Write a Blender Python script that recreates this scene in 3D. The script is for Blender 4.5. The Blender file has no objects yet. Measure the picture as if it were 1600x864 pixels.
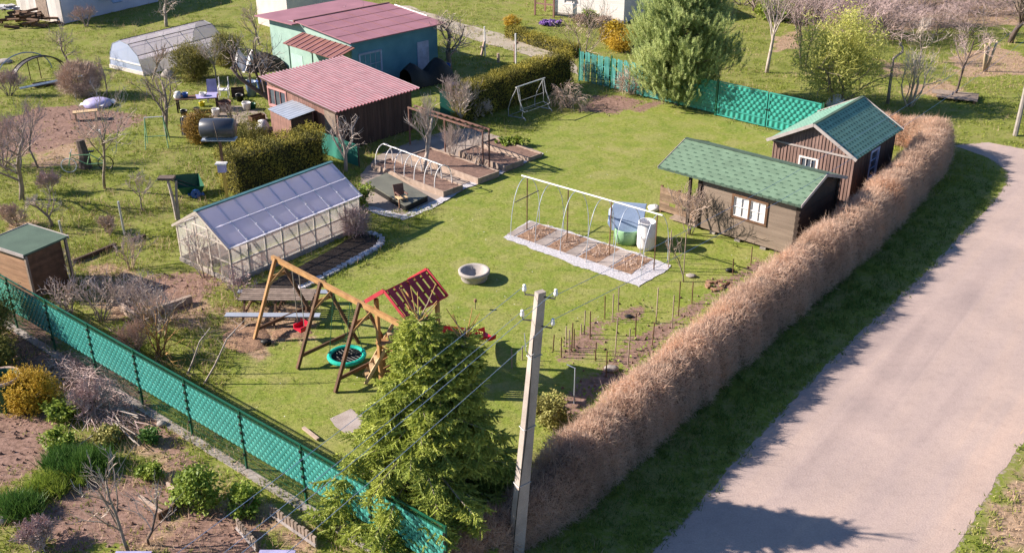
import bpy, math, random
import numpy as np
from mathutils import Vector, Matrix
R_ = random.Random(7)
NP = np.random.default_rng(11)
SC = bpy.context.scene
COL = SC.collection
PI = math.pi
# ------------------------------------------------------------------ camera geometry
CF, CP, CH = 1632.7, 0.4637, 17.693           # focal length in photo pixels, pitch below the horizon, height above ground
CC, CS = math.cos(CP), math.sin(CP)
def G(px, py, z=0.0):
    "where the line of sight through photo pixel px,py meets height z"
    u = (px - 800) / CF; v = (py - 432) / CF
    d = (u, CC - v * CS, -CS - v * CC); t = (z - CH) / d[2]
    return Vector((d[0] * t, d[1] * t, z))
def HT(px, py, pt):
    "height of a thing standing at pixel px,py whose top shows at row pt"
    y = G(px, py).y; k = (432 - pt) / CF
    return y * (k * CC - CS) / (CC + k * CS) + CH
ANG_A, ANG_B = -0.684, 0.887
A_ = Vector((math.cos(ANG_A), math.sin(ANG_A), 0)); B_ = Vector((-A_.y, A_.x, 0))
# ------------------------------------------------------------------ mesh builder
class MB:
    def __init__(s): s.V = []; s.F = {}; s.n = 0; s.r = []
    def add(s, V, F, rnd=0.5):
        V = np.asarray(V, float).reshape(-1, 3); s.V.append(V)
        s.r.append(np.broadcast_to(np.asarray(rnd, float), (len(V),)))
        F = F if isinstance(F, (list, tuple)) and len(F) and not np.isscalar(F[0]) and not isinstance(F, np.ndarray) else [F]
        if isinstance(F, list) and len(F) and isinstance(F[0], (list, tuple)):
            for f in F: s.F.setdefault(len(f), []).append(np.asarray([f]) + s.n)
        else:
            for f in F:
                f = np.asarray(f); s.F.setdefault(f.shape[1], []).append(f + s.n)
        s.n += len(V); return s
    def box(s, c, size, rz=0, M=None):
        x, y, z = [k / 2 for k in size]
        P = np.array([(-x,-y,-z),(x,-y,-z),(x,y,-z),(-x,y,-z),(-x,-y,z),(x,-y,z),(x,y,z),(-x,y,z)])
        if rz: cs, sn = math.cos(rz), math.sin(rz); P = P @ np.array([[cs, sn, 0], [-sn, cs, 0], [0, 0, 1]])
        if M is not None: P = P @ np.array(M).T
        return s.add(P + np.array(c), np.array([(0,3,2,1),(4,5,6,7),(0,1,5,4),(1,2,6,5),(2,3,7,6),(3,0,4,7)]), R_.random())
    def bx(s, x0, x1, y0, y1, z0, z1): return s.box(((x0+x1)/2, (y0+y1)/2, (z0+z1)/2), (x1-x0, y1-y0, z1-z0))
    def beam(s, p, q, w, h, up=(0,0,1)):
        p = Vector(p); q = Vector(q); d = (q - p).normalized(); u = Vector(up)
        if abs(d.dot(u)) > .98: u = Vector((1, 0, 0))
        side = d.cross(u).normalized(); u2 = side.cross(d)
        P = [b + side * (i * w / 2) + u2 * (j * h / 2) for b in (p, q) for i, j in ((-1,-1),(1,-1),(1,1),(-1,1))]
        return s.add([tuple(a) for a in P], np.array([(0,1,2,3),(7,6,5,4),(0,4,5,1),(1,5,6,2),(2,6,7,3),(3,7,4,0)]), R_.random())
    def tube(s, pts, r, n=6, cap=True, rnd=None):
        pts = [Vector(p) for p in pts]; m = len(pts)
        rr = r if hasattr(r, '__len__') else [r] * m
        V = []; ref = None
        for i, p in enumerate(pts):
            d = (pts[min(i+1, m-1)] - pts[max(i-1, 0)])
            d = d.normalized() if d.length > 1e-9 else Vector((0, 0, 1))
            if ref is None: ref = Vector((1, 0, 0)) if abs(d.x) < .8 else Vector((0, 1, 0))
            u = (ref - d * ref.dot(d)).normalized(); ref = u; v = d.cross(u)
            for k in range(n):
                a = 2 * PI * k / n; V.append(tuple(p + (u * math.cos(a) + v * math.sin(a)) * rr[i]))
        F = [(i*n+k, i*n+(k+1) % n, (i+1)*n+(k+1) % n, (i+1)*n+k) for i in range(m-1) for k in range(n)]
        s.add(V, np.array(F), R_.random() if rnd is None else rnd)
        if cap and n > 2:
            b = s.n - len(V)
            s.F.setdefault(n, []).append(np.array([[b + n - 1 - k for k in range(n)]])); s.F[n].append(np.array([[b + (m-1)*n + k for k in range(n)]]))
        return s
    def lathe(s, prof, n=20, c=(0, 0, 0), M=None):
        V = np.array([(r * math.cos(2*PI*k/n), r * math.sin(2*PI*k/n), z) for r, z in prof for k in range(n)])
        if M is not None: V = V @ np.array(M).T
        return s.add(V + np.array(c), np.array([(i*n+k, i*n+(k+1) % n, (i+1)*n+(k+1) % n, (i+1)*n+k) for i in range(len(prof)-1) for k in range(n)]), R_.random())
    def prism(s, poly, z0, z1):
        n = len(poly); V = [(x, y, z0) for x, y in poly] + [(x, y, z1) for x, y in poly]
        return s.add(V, [tuple(range(n-1, -1, -1)), tuple(range(n, 2*n))] + [(i, (i+1) % n, n+(i+1) % n, n+i) for i in range(n)])
    def slab(s, quad, th):
        "a plate with the given top corners (counter-clockwise from above), thickness downwards along the normal"
        q = [Vector(p) for p in quad]; nn = (q[1]-q[0]).cross(q[-1]-q[0]).normalized() * th; n = len(q)
        return s.add([tuple(p) for p in q] + [tuple(p - nn) for p in q], [tuple(range(n)), tuple(range(2*n-1, n-1, -1))] + [((i+1) % n, i, n+i, n+(i+1) % n) for i in range(n)])
    def build(s, name, m, parent=None, smooth=False):
        me = bpy.data.meshes.new(name)
        if s.V:
            V = np.concatenate(s.V); me.vertices.add(len(V)); me.vertices.foreach_set('co', V.astype(np.float32).ravel())
            lv = []; lt = []
            for k, fs in s.F.items():
                f = np.concatenate(fs); lv.append(f.ravel()); lt.append(np.full(len(f), k))
            lv = np.concatenate(lv); lt = np.concatenate(lt)
            me.loops.add(len(lv)); me.loops.foreach_set('vertex_index', lv.astype(np.int32))
            me.polygons.add(len(lt)); me.polygons.foreach_set('loop_start', np.concatenate([[0], np.cumsum(lt)[:-1]]).astype(np.int32))
            at = me.attributes.new('rnd', 'FLOAT', 'POINT'); at.data.foreach_set('value', np.concatenate(s.r).astype(np.float32))
            me.update(calc_edges=True)
            me.polygons.foreach_set('use_smooth', np.full(len(lt), bool(smooth)))
        me.materials.append(m)
        o = bpy.data.objects.new(name, me); COL.objects.link(o)
        if parent is not None: o.parent = parent
        return o
def tag(o, label, cat, group=None, kind=None):
    if label: o['label'] = label
    if cat: o['category'] = cat
    if group: o['group'] = group
    if kind: o['kind'] = kind
    return o
def thing(name, label, cat, loc=(0, 0, 0), rz=0, group=None):
    o = bpy.data.objects.new(name, None); COL.objects.link(o); o.empty_display_size = .2
    o.location = loc; o.rotation_euler = (0, 0, rz); return tag(o, label, cat, group)
def struct(o, kind='structure'): o['kind'] = kind; return o
def clone(o, loc=None, rz=None, label=None, group=None, parent=None):
    c = o.copy(); COL.objects.link(c)
    if parent is not None: c.parent = parent
    for ch in list(o.children): clone(ch, parent=c)
    if loc is not None: c.location = loc
    if rz is not None: c.rotation_euler = (0, 0, rz)
    if label: c['label'] = label
    if group: c['group'] = group
    return c
# ------------------------------------------------------------------ materials
def _base(name):
    m = bpy.data.materials.new(name); m.use_nodes = True; nt = m.node_tree
    return m, nt, nt.nodes, nt.links, nt.nodes['Principled BSDF']
def _ramp(N, stops):
    r = N.new('ShaderNodeValToRGB'); e = r.color_ramp.elements
    while len(e) < len(stops): e.new(.5)
    for k, (p, c) in enumerate(stops): e[k].position = p; e[k].color = (*c, 1)
    return r
def mat(name, c1, c2=None, scale=6, rough=.8, bump=0, spec=.3, metal=0, stretch=None, dirt=.25, fine=60):
    m, nt, N, L, P = _base(name)
    c2 = c2 or tuple(k * .72 for k in c1)
    tc = N.new('ShaderNodeTexCoord'); mp = N.new('ShaderNodeMapping'); L.new(tc.outputs['Object'], mp.inputs[0])
    if stretch: mp.inputs['Scale'].default_value = stretch
    n1 = N.new('ShaderNodeTexNoise'); n1.inputs['Scale'].default_value = scale; n1.inputs['Detail'].default_value = 6; L.new(mp.outputs[0], n1.inputs[0])
    r = _ramp(N, [(.3, c2), (.7, c1)]); L.new(n1.outputs['Fac'], r.inputs[0])
    n2 = N.new('ShaderNodeTexNoise'); n2.inputs['Scale'].default_value = fine; n2.inputs['Detail'].default_value = 3; L.new(mp.outputs[0], n2.inputs[0])
    mr = N.new('ShaderNodeMapRange'); mr.inputs['To Min'].default_value = 1 - dirt; mr.inputs['To Max'].default_value = 1 + dirt; mr.inputs['From Min'].default_value = .25; mr.inputs['From Max'].default_value = .75; L.new(n2.outputs['Fac'], mr.inputs[0])
    at = N.new('ShaderNodeAttribute'); at.attribute_name = 'rnd'
    mr2 = N.new('ShaderNodeMapRange'); mr2.inputs['To Min'].default_value = 1 - dirt * .7; mr2.inputs['To Max'].default_value = 1 + dirt * .7; L.new(at.outputs['Fac'], mr2.inputs[0])
    mm = N.new('ShaderNodeMath'); mm.operation = 'MULTIPLY'; L.new(mr.outputs[0], mm.inputs[0]); L.new(mr2.outputs[0], mm.inputs[1])
    mx = N.new('ShaderNodeVectorMath'); mx.operation = 'SCALE'; L.new(r.outputs[0], mx.inputs[0]); L.new(mm.outputs[0], mx.inputs['Scale'])
    L.new(mx.outputs[0], P.inputs['Base Color'])
    P.inputs['Roughness'].default_value = rough; P.inputs['Specular IOR Level'].default_value = spec; P.inputs['Metallic'].default_value = metal
    if bump:
        b = N.new('ShaderNodeBump'); b.inputs['Strength'].default_value = bump; b.inputs['Distance'].default_value = .03; L.new(n2.outputs['Fac'], b.inputs['Height']); L.new(b.outputs[0], P.inputs['Normal'])
    return m
def leaf(name, cols, trans=.25, rough=.55, scale=.7):
    "per-leaf colour from the rnd attribute, slow variation from noise"
    m, nt, N, L, P = _base(name)
    at = N.new('ShaderNodeAttribute'); at.attribute_name = 'rnd'
    n = N.new('ShaderNodeTexNoise'); n.inputs['Scale'].default_value = scale; n.inputs['Detail'].default_value = 3
    tc = N.new('ShaderNodeTexCoord'); L.new(tc.outputs['Object'], n.inputs[0])
    a = N.new('ShaderNodeMath'); a.operation = 'MULTIPLY_ADD'; a.inputs[1].default_value = .9; L.new(n.outputs['Fac'], a.inputs[0])
    a2 = N.new('ShaderNodeMath'); a2.operation = 'MULTIPLY_ADD'; a2.inputs[1].default_value = .75; a2.inputs[2].default_value = -.32; L.new(at.outputs['Fac'], a2.inputs[0]); L.new(a2.outputs[0], a.inputs[2])
    r = _ramp(N, [(k / (len(cols)-1) if len(cols) > 1 else 0, c) for k, c in enumerate(cols)]); L.new(a.outputs[0], r.inputs[0])
    L.new(r.outputs[0], P.inputs['Base Color']); P.inputs['Roughness'].default_value = rough; P.inputs['Specular IOR Level'].default_value = .25
    if trans:
        t = N.new('ShaderNodeBsdfTranslucent'); L.new(r.outputs[0], t.inputs[0])
        mx = N.new('ShaderNodeMixShader'); mx.inputs[0].default_value = trans; L.new(P.outputs[0], mx.inputs[1]); L.new(t.outputs[0], mx.inputs[2]); L.new(mx.outputs[0], N['Material Output'].inputs[0])
    return m
def film(name, tint, clear, rough=.25, body=.5, noise=1.2):
    "cloudy translucent plastic sheet"
    m, nt, N, L, P = _base(name)
    P.inputs['Base Color'].default_value = (*tint, 1); P.inputs['Roughness'].default_value = rough; P.inputs['Specular IOR Level'].default_value = .7
    t = N.new('ShaderNodeBsdfTranslucent'); t.inputs[0].default_value = (*tint, 1)
    mx = N.new('ShaderNodeMixShader'); mx.inputs[0].default_value = body; L.new(P.outputs[0], mx.inputs[1]); L.new(t.outputs[0], mx.inputs[2])
    tr = N.new('ShaderNodeBsdfTransparent')
    n = N.new('ShaderNodeTexNoise'); n.inputs['Scale'].default_value = noise; n.inputs['Detail'].default_value = 4
    tc = N.new('ShaderNodeTexCoord'); L.new(tc.outputs['Object'], n.inputs[0])
    mr = N.new('ShaderNodeMapRange'); mr.inputs['From Min'].default_value = .3; mr.inputs['From Max'].default_value = .7; mr.inputs['To Min'].default_value = clear - .06; mr.inputs['To Max'].default_value = clear + .06; L.new(n.outputs['Fac'], mr.inputs[0])
    m2 = N.new('ShaderNodeMixShader'); L.new(mr.outputs[0], m2.inputs[0]); L.new(mx.outputs[0], m2.inputs[1]); L.new(tr.outputs[0], m2.inputs[2]); L.new(m2.outputs[0], N['Material Output'].inputs[0])
    return m
def shingle(name, c1, c2, du, dv, fu, fv, slope):
    "bitumen shingles: rows of tabs with staggered dark dashes, in local x (along) and y (up the slope)"
    m, nt, N, L, P = _base(name)
    tc = N.new('ShaderNodeTexCoord'); sp = N.new('ShaderNodeSeparateXYZ'); L.new(tc.outputs['Object'], sp.inputs[0])
    def M(op, a, b=None, c=None):
        n = N.new('ShaderNodeMath'); n.operation = op
        for i, k in enumerate((a, b, c)):
            if k is None: continue
            if isinstance(k, (int, float)): n.inputs[i].default_value = k
            else: L.new(k, n.inputs[i])
        return n.outputs[0]
    ax = ('X', 'Y') if slope == 'y' else ('Y', 'X')
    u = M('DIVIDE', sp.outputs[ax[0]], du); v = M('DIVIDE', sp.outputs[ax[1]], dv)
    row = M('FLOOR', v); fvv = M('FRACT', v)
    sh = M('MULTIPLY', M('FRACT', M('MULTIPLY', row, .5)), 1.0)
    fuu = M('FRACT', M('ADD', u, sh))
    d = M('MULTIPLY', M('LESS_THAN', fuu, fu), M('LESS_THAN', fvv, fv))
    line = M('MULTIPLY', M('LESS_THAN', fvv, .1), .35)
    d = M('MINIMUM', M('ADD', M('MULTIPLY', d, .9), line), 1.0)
    n = N.new('ShaderNodeTexNoise'); n.inputs['Scale'].default_value = 2.2; n.inputs['Detail'].default_value = 7; L.new(tc.outputs['Object'], n.inputs[0])
    n2 = N.new('ShaderNodeTexNoise'); n2.inputs['Scale'].default_value = 70; L.new(tc.outputs['Object'], n2.inputs[0])
    r = _ramp(N, [(.25, tuple(k * .8 for k in c1)), (.75, tuple(k * 1.15 for k in c1))]); L.new(n.outputs['Fac'], r.inputs[0])
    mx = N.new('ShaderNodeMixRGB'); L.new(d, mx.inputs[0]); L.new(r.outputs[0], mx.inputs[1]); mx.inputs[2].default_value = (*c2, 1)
    sc = N.new('ShaderNodeVectorMath'); sc.operation = 'SCALE'; L.new(mx.outputs[0], sc.inputs[0])
    L.new(M('MULTIPLY_ADD', n2.outputs['Fac'], .9, .55), sc.inputs['Scale'])
    L.new(sc.outputs[0], P.inputs['Base Color']); P.inputs['Roughness'].default_value = .85; P.inputs['Specular IOR Level'].default_value = .25
    b = N.new('ShaderNodeBump'); b.inputs['Strength'].default_value = .5; b.inputs['Distance'].default_value = .02; L.new(M('ADD', M('SUBTRACT', 1.0, fvv), M('MULTIPLY', n2.outputs['Fac'], .3)), b.inputs['Height']); L.new(b.outputs[0], P.inputs['Normal'])
    return m
M = {}
M['green_pvc'] = mat('green woven plastic', (.088,.385,.34), (.062,.30,.265), 1.2, .24, spec=.8, dirt=.12)
M['gate_green'] = mat('green gate plastic', (.040,.29,.235), (.030,.22,.18), 2, .32, spec=.55, dirt=.12)
M['green_steel'] = mat('dark green steel', (.01,.10,.055), None, 4, .4, spec=.5)
M['old_green'] = mat('weathered green strip', (.10,.34,.31), (.04,.20,.18), 3, .5)
M['black'] = mat('black plastic', (.008,.009,.010), (.014,.014,.014), 5, .5)
M['pale_con'] = mat('pale concrete ring', (.38,.34,.315), (.26,.23,.215), 3, .9, bump=.3)
M['concrete'] = mat('concrete', (.30,.265,.24), (.20,.175,.16), 3, .92, bump=.3)
M['pole_con'] = mat('pole concrete', (.42,.355,.32), (.26,.22,.20), 1.6, .9, bump=.3)
M['slabs'] = mat('concrete slab', (.40,.34,.31), (.27,.22,.20), 2, .92, bump=.3)
M['porcelain'] = mat('white porcelain', (.8,.78,.78), (.7,.68,.68), 3, .2, spec=.6, dirt=.03)
M['white'] = mat('white paint', (.76,.73,.72), (.62,.59,.58), 3, .5, dirt=.06)
M['white_wall'] = mat('white siding', (.74,.70,.66), (.62,.58,.55), 1.5, .7, dirt=.06, stretch=(.2,.2,8))
M['pinewood'] = mat('fresh pine wood', (.42,.24,.10), (.28,.14,.055), 4, .7, bump=.2)
M['lightwood'] = mat('pale new wood', (.55,.40,.24), (.42,.28,.15), 4, .7)
M['brownwood'] = mat('brown wood', (.16,.085,.05), (.09,.05,.03), 4, .8, bump=.2)
M['greywood'] = mat('weathered grey wood', (.33,.25,.20), (.20,.15,.12), 5, .85, bump=.3)
M['panelwood'] = mat('old brown panel', (.27,.185,.125), (.17,.11,.075), 4, .85, bump=.3, dirt=.35)
M['bedwood'] = mat('raised bed board', (.42,.32,.26), (.30,.22,.175), 5, .85, bump=.2)
M['cabin_wall'] = mat('grey stained plank', (.225,.172,.135), (.165,.125,.098), 2.2, .8, bump=.15, stretch=(.35,.35,3), dirt=.13)
M['cabin_dark'] = mat('dark brown trim', (.05,.034,.027), None, 4, .75)
M['batten'] = mat('brown batten boards', (.25,.16,.135), (.17,.105,.09), 3, .8, stretch=(1,1,.3))
M['trim_grey'] = mat('pale grey trim board', (.42,.37,.35), (.30,.26,.25), 4, .8)
M['red'] = mat('red plastic', (.60,.018,.045), (.5,.015,.04), 2, .4, spec=.5, dirt=.06)
M['red_wood'] = mat('red stained wood', (.44,.045,.06), (.34,.03,.045), 4, .65)
M['turq'] = mat('turquoise foam sleeve', (.01,.40,.30), (.008,.32,.24), 3, .5, dirt=.1)
M['rope'] = mat('rope', (.4,.34,.27), None, 8, .9)
M['steel'] = mat('galvanised steel', (.42,.42,.43), (.32,.32,.33), 4, .45, spec=.6, metal=.3)
M['dark_steel'] = mat('dark steel', (.06,.06,.065), (.09,.07,.06), 6, .5)
M['rust'] = mat('rusty iron', (.20,.105,.08), (.11,.06,.05), 8, .85)
M['corr_red'] = mat('red corrugated sheet', (.31,.145,.16), (.21,.085,.10), 1.6, .6, spec=.25, dirt=.12)
def corr_mat():  # pale crest stripes put the sun raking the ridges into the colour
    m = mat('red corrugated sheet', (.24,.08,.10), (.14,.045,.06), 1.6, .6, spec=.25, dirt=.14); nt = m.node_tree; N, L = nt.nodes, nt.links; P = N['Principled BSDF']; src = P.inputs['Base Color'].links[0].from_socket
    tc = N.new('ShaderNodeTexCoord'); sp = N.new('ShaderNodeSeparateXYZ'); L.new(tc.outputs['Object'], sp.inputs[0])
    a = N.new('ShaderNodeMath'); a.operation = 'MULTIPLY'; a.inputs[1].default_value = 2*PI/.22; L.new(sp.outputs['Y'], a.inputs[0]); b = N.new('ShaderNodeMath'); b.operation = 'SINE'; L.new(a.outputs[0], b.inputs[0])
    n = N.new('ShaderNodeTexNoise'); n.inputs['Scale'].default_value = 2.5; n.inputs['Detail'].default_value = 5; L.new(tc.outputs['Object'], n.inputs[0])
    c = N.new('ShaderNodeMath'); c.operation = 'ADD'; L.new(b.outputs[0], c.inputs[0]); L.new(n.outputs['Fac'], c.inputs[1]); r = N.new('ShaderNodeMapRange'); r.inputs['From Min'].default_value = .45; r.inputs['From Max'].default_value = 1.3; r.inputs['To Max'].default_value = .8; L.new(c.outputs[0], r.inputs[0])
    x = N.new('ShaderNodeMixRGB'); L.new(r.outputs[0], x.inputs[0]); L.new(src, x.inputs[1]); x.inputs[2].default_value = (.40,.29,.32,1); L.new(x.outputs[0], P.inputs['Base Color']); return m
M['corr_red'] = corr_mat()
M['roof_red'] = mat('faded red roof sheet', (.33,.155,.185), (.26,.12,.145), .8, .6, dirt=.12)
M['roof_brown'] = mat('brown roof sheet', (.26,.12,.105), (.18,.08,.07), 1.5, .5)
M['zinc'] = mat('bluish zinc sheet', (.42,.46,.54), (.34,.37,.44), 2, .4, spec=.6, metal=.2)
M['teal_wall'] = mat('turquoise painted wall', (.11,.27,.35), (.08,.21,.28), 1.5, .75)
M['mint'] = mat('mint painted wall', (.34,.48,.42), (.27,.40,.35), 2, .75)
M['redwall'] = mat('reddish plank wall', (.26,.14,.115), (.17,.09,.075), 2, .8, stretch=(4,4,.4))
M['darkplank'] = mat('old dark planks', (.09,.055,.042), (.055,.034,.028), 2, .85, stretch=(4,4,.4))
M['pinkframe'] = mat('pink window frame', (.52,.26,.25), None, 4, .6)
M['glass'] = mat('window glass', (.10,.12,.15), (.05,.06,.08), 1.5, .06, spec=.9, dirt=.05)
M['blueframe'] = mat('pale blue frame', (.40,.46,.66), None, 4, .5)
M['curtain'] = mat('white curtain', (.72,.69,.68), (.5,.48,.48), 9, .9, stretch=(8,8,.4))
M['whitewash'] = mat('whitewashed wall', (.64,.58,.54), (.5,.45,.43), 1.2, .85)
M['greyroof'] = mat('grey roofing', (.27,.25,.24), (.2,.18,.18), 2, .8)
M['timber'] = mat('orange brown timber wall', (.34,.20,.125), (.24,.135,.085), 3, .7, stretch=(.6,.6,4))
M['bitumen'] = mat('green grey roofing felt', (.075,.115,.085), (.055,.085,.065), 1.5, .85, bump=.2)
M['ridgecap'] = mat('blue green ridge cap', (.07,.17,.19), None, 3, .45)
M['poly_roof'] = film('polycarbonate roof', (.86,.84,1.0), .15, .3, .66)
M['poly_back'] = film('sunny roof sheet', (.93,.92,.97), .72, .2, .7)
M['poly_wall'] = film('polycarbonate wall', (.70,.66,.62), .72, .15, .6)
M['foil'] = film('tunnel foil', (.64,.58,.70), .42, .25, .65)
M['foil_blue'] = film('bluish foil', (.50,.58,.78), .12, .25, .4)
M['poly_frame'] = mat('pale timber frame', (.50,.44,.38), (.40,.34,.29), 4, .7)
M['soil'] = mat('garden soil', (.23,.14,.108), (.145,.088,.07), 5, .95, bump=.8, dirt=.4, fine=30)
M['darksoil'] = mat('dark moist soil', (.055,.04,.033), (.035,.026,.022), 5, .95, bump=.8, dirt=.4, fine=30)
M['gravel'] = mat('pale gravel', (.60,.57,.60), (.42,.40,.42), 14, .9, bump=1, dirt=.5, fine=45)
M['mulch'] = mat('wood chip mulch', (.34,.205,.13), (.22,.13,.085), 8, .95, bump=1, dirt=.5, fine=35)
M['paving'] = mat('pale paving', (.34,.275,.235), (.235,.19,.165), 1.6, .92, bump=.3, dirt=.3)
M['stone'] = mat('field stone', (.36,.32,.29), (.24,.21,.19), 4, .9, bump=.4)
M['blue_plastic'] = mat('blue plastic', (.03,.12,.45), None, 3, .4, spec=.5)
M['bluegrey'] = mat('blue grey plastic', (.25,.32,.46), (.20,.26,.38), 2, .5)
M['palegreen'] = mat('pale green plastic', (.28,.48,.27), (.22,.40,.22), 2, .5)
M['lavender'] = mat('lavender plastic', (.42,.38,.62), None, 3, .5)
M['yellow'] = mat('yellow plastic', (.72,.60,.03), None, 3, .45)
M['greenplastic'] = mat('dark green plastic', (.02,.11,.06), (.015,.08,.045), 2, .45)
M['greensheet'] = mat('green sheet', (.03,.17,.13), (.02,.12,.10), 1.2, .6)
M['sheet'] = mat('grey green ground sheet', (.155,.155,.125), (.10,.10,.085), 1.5, .6, dirt=.3)
M['yellowwood'] = mat('yellow painted wood', (.62,.42,.10), None, 4, .6)
M['bark'] = mat('grey brown bark', (.30,.24,.20), (.19,.15,.125), 8, .95, bump=.6)
M['darkbark'] = mat('dark bark', (.15,.11,.095), (.09,.065,.055), 8, .95, bump=.6)
M['palebark'] = mat('pale bark', (.42,.36,.32), (.26,.21,.185), 6, .9, bump=.4)
M['cutwood'] = mat('fresh cut stems', (.50,.40,.27), (.36,.27,.18), 6, .85)
M['twig_pale'] = leaf('pale twigs', [(.38,.30,.25),(.55,.45,.39),(.66,.56,.50)], 0, .8)
M['twig_brown'] = leaf('brown twigs', [(.34,.25,.20),(.48,.36,.29),(.58,.45,.38)], 0, .8)
M['twig_purple'] = leaf('purplish twigs', [(.33,.235,.225),(.45,.33,.31),(.54,.41,.39)], 0, .8)
M['twig_orange'] = leaf('orange brown shoots', [(.30,.17,.06),(.42,.26,.10)], 0, .7)
M['hedge_twig'] = leaf('hedge twigs', [(.39,.258,.19),(.575,.40,.30),(.68,.505,.395),(.62,.365,.235)], .42, .8, .9)
M['hedge_core'] = mat('inner hedge branches', (.22,.158,.12), (.14,.098,.076), 6, .95, bump=1, fine=25)
M['spruce'] = leaf('spruce needles', [(.15,.19,.05),(.33,.39,.085),(.54,.57,.13)], .30, .55, 1.1)
M['pine'] = leaf('pine needles', [(.15,.215,.08),(.32,.39,.135),(.53,.57,.225)], .36, .55, .8)
M['thuja'] = leaf('hedge conifer foliage', [(.09,.09,.02),(.26,.225,.034),(.50,.41,.06)], .05, .7, .7)
M['thuja_dark'] = leaf('dark conifer foliage', [(.10,.10,.03),(.20,.185,.045),(.32,.27,.06)], .2, .7, .9)
M['thuja_core'] = mat('conifer hedge core', (.035,.035,.012), (.025,.024,.01), 4, .95)
M['gold'] = leaf('golden conifer foliage', [(.34,.21,.02),(.52,.34,.03),(.62,.42,.05)], .2, .6, 1.5)
M['orange_thuja'] = leaf('bronzed conifer foliage', [(.18,.11,.025),(.30,.18,.03),(.40,.25,.04)], .15, .7, 1.2)
M['willow'] = leaf('young willow leaves', [(.42,.43,.11),(.54,.53,.15),(.65,.62,.20)], .48, .6, .6)
M['fresh'] = leaf('fresh green leaves', [(.13,.19,.03),(.21,.28,.04),(.32,.37,.06)], .3, .55, 1.2)
M['deep'] = leaf('deep green leaves', [(.035,.09,.022),(.07,.15,.03),(.14,.24,.045)], .25, .5, 1.2)
M['grassblade'] = leaf('rough grass blades', [(.14,.18,.025),(.20,.25,.035),(.27,.30,.05),(.33,.31,.10)], .25, .6, .35)
M['verge'] = leaf('verge grass blades', [(.06,.11,.02),(.10,.16,.03),(.15,.20,.04)], .25, .6, .5)
M['olive'] = leaf('olive leaves', [(.20,.19,.06),(.30,.28,.08),(.38,.35,.12)], .25, .6, 1.2)
M['drygrass'] = leaf('dry straw', [(.36,.24,.15),(.50,.35,.23),(.58,.43,.29)], .2, .8, .8)
M['purple_flower'] = leaf('purple blossom', [(.26,.14,.42),(.36,.22,.54)], .2, .6)
M['pink_blossom'] = leaf('pinkish twigs', [(.36,.25,.24),(.48,.36,.35)], .2, .7)
M['yellow_flower'] = leaf('yellow blossom', [(.36,.25,.02),(.52,.37,.04)], .2, .6)
# ------------------------------------------------------------------ scatter generators (numpy)
def unit(a): return a / np.maximum(np.linalg.norm(a, axis=-1, keepdims=True), 1e-9)
def rdir(n): return unit(NP.normal(size=(n, 3)))
def perp(D):
    r = rdir(len(D)); u = unit(np.cross(D, r)); return u, np.cross(D, u)
def cards(mb, P, a, b, rnd, N=None, up=0.0):
    n = len(P); D = rdir(n)
    if up: D[:, 2] = np.abs(D[:, 2]) + up; D = unit(D)
    u, v = perp(D); a = np.broadcast_to(a, (n,))[:, None]; b = np.broadcast_to(b, (n,))[:, None]
    V = np.stack([P - u*a, P - v*b, P + u*a, P + v*b], 1).reshape(-1, 3)
    mb.add(V, [np.arange(4*n).reshape(-1, 4)], np.repeat(rnd, 4))
def twigs(mb, P, D, L, w, rnd):
    n = len(P); u, v = perp(D); L = np.broadcast_to(L, (n,))[:, None]; w = np.broadcast_to(w, (n,))[:, None]
    V = np.stack([P - u*w, P + u*w, P + D*L], 1).reshape(-1, 3)
    mb.add(V, [np.arange(3*n).reshape(-1, 3)], np.repeat(rnd, 3))
def brush(mb, P, D, L, R, n, w, rnd, fwd=.6):
    "needle-covered shoots"
    m = len(P); u, v = perp(D); L = np.broadcast_to(L, (m,)); R = np.broadcast_to(R, (m,))
    s = NP.random((m, n)); an = NP.random((m, n)) * 2*PI
    rad = u[:, None]*np.cos(an)[..., None] + v[:, None]*np.sin(an)[..., None]
    b = P[:, None] + D[:, None]*(L[:, None]*s)[..., None]
    tip = b + (D[:, None]*fwd + rad*.9) * (R[:, None]*(1.15 - .55*s))[..., None]
    sd = np.cross(np.broadcast_to(D[:, None], rad.shape), rad) * w
    V = np.stack([b - sd, b + sd, tip], 2).reshape(-1, 3)
    rn = np.clip(np.repeat(rnd, n*3) + np.repeat(NP.normal(0, .10, m*n), 3), 0, 1)
    mb.add(V, [np.arange(3*m*n).reshape(-1, 3)], rn)
def blobs(n, centre, rad, nc, cr, shell=.55):
    "points gathered in clumps spread through an ellipsoid, and a clump value for each"
    c = rdir(nc) * (shell + (1-shell)*NP.random((nc, 1)))
    c = c * np.array(rad) + np.array(centre)
    k = NP.integers(0, nc, n); cv = NP.random(nc)
    p = c[k] + NP.normal(size=(n, 3)) * cr
    return p, np.clip(cv[k] + NP.normal(0, .12, n), 0, 1)
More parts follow.
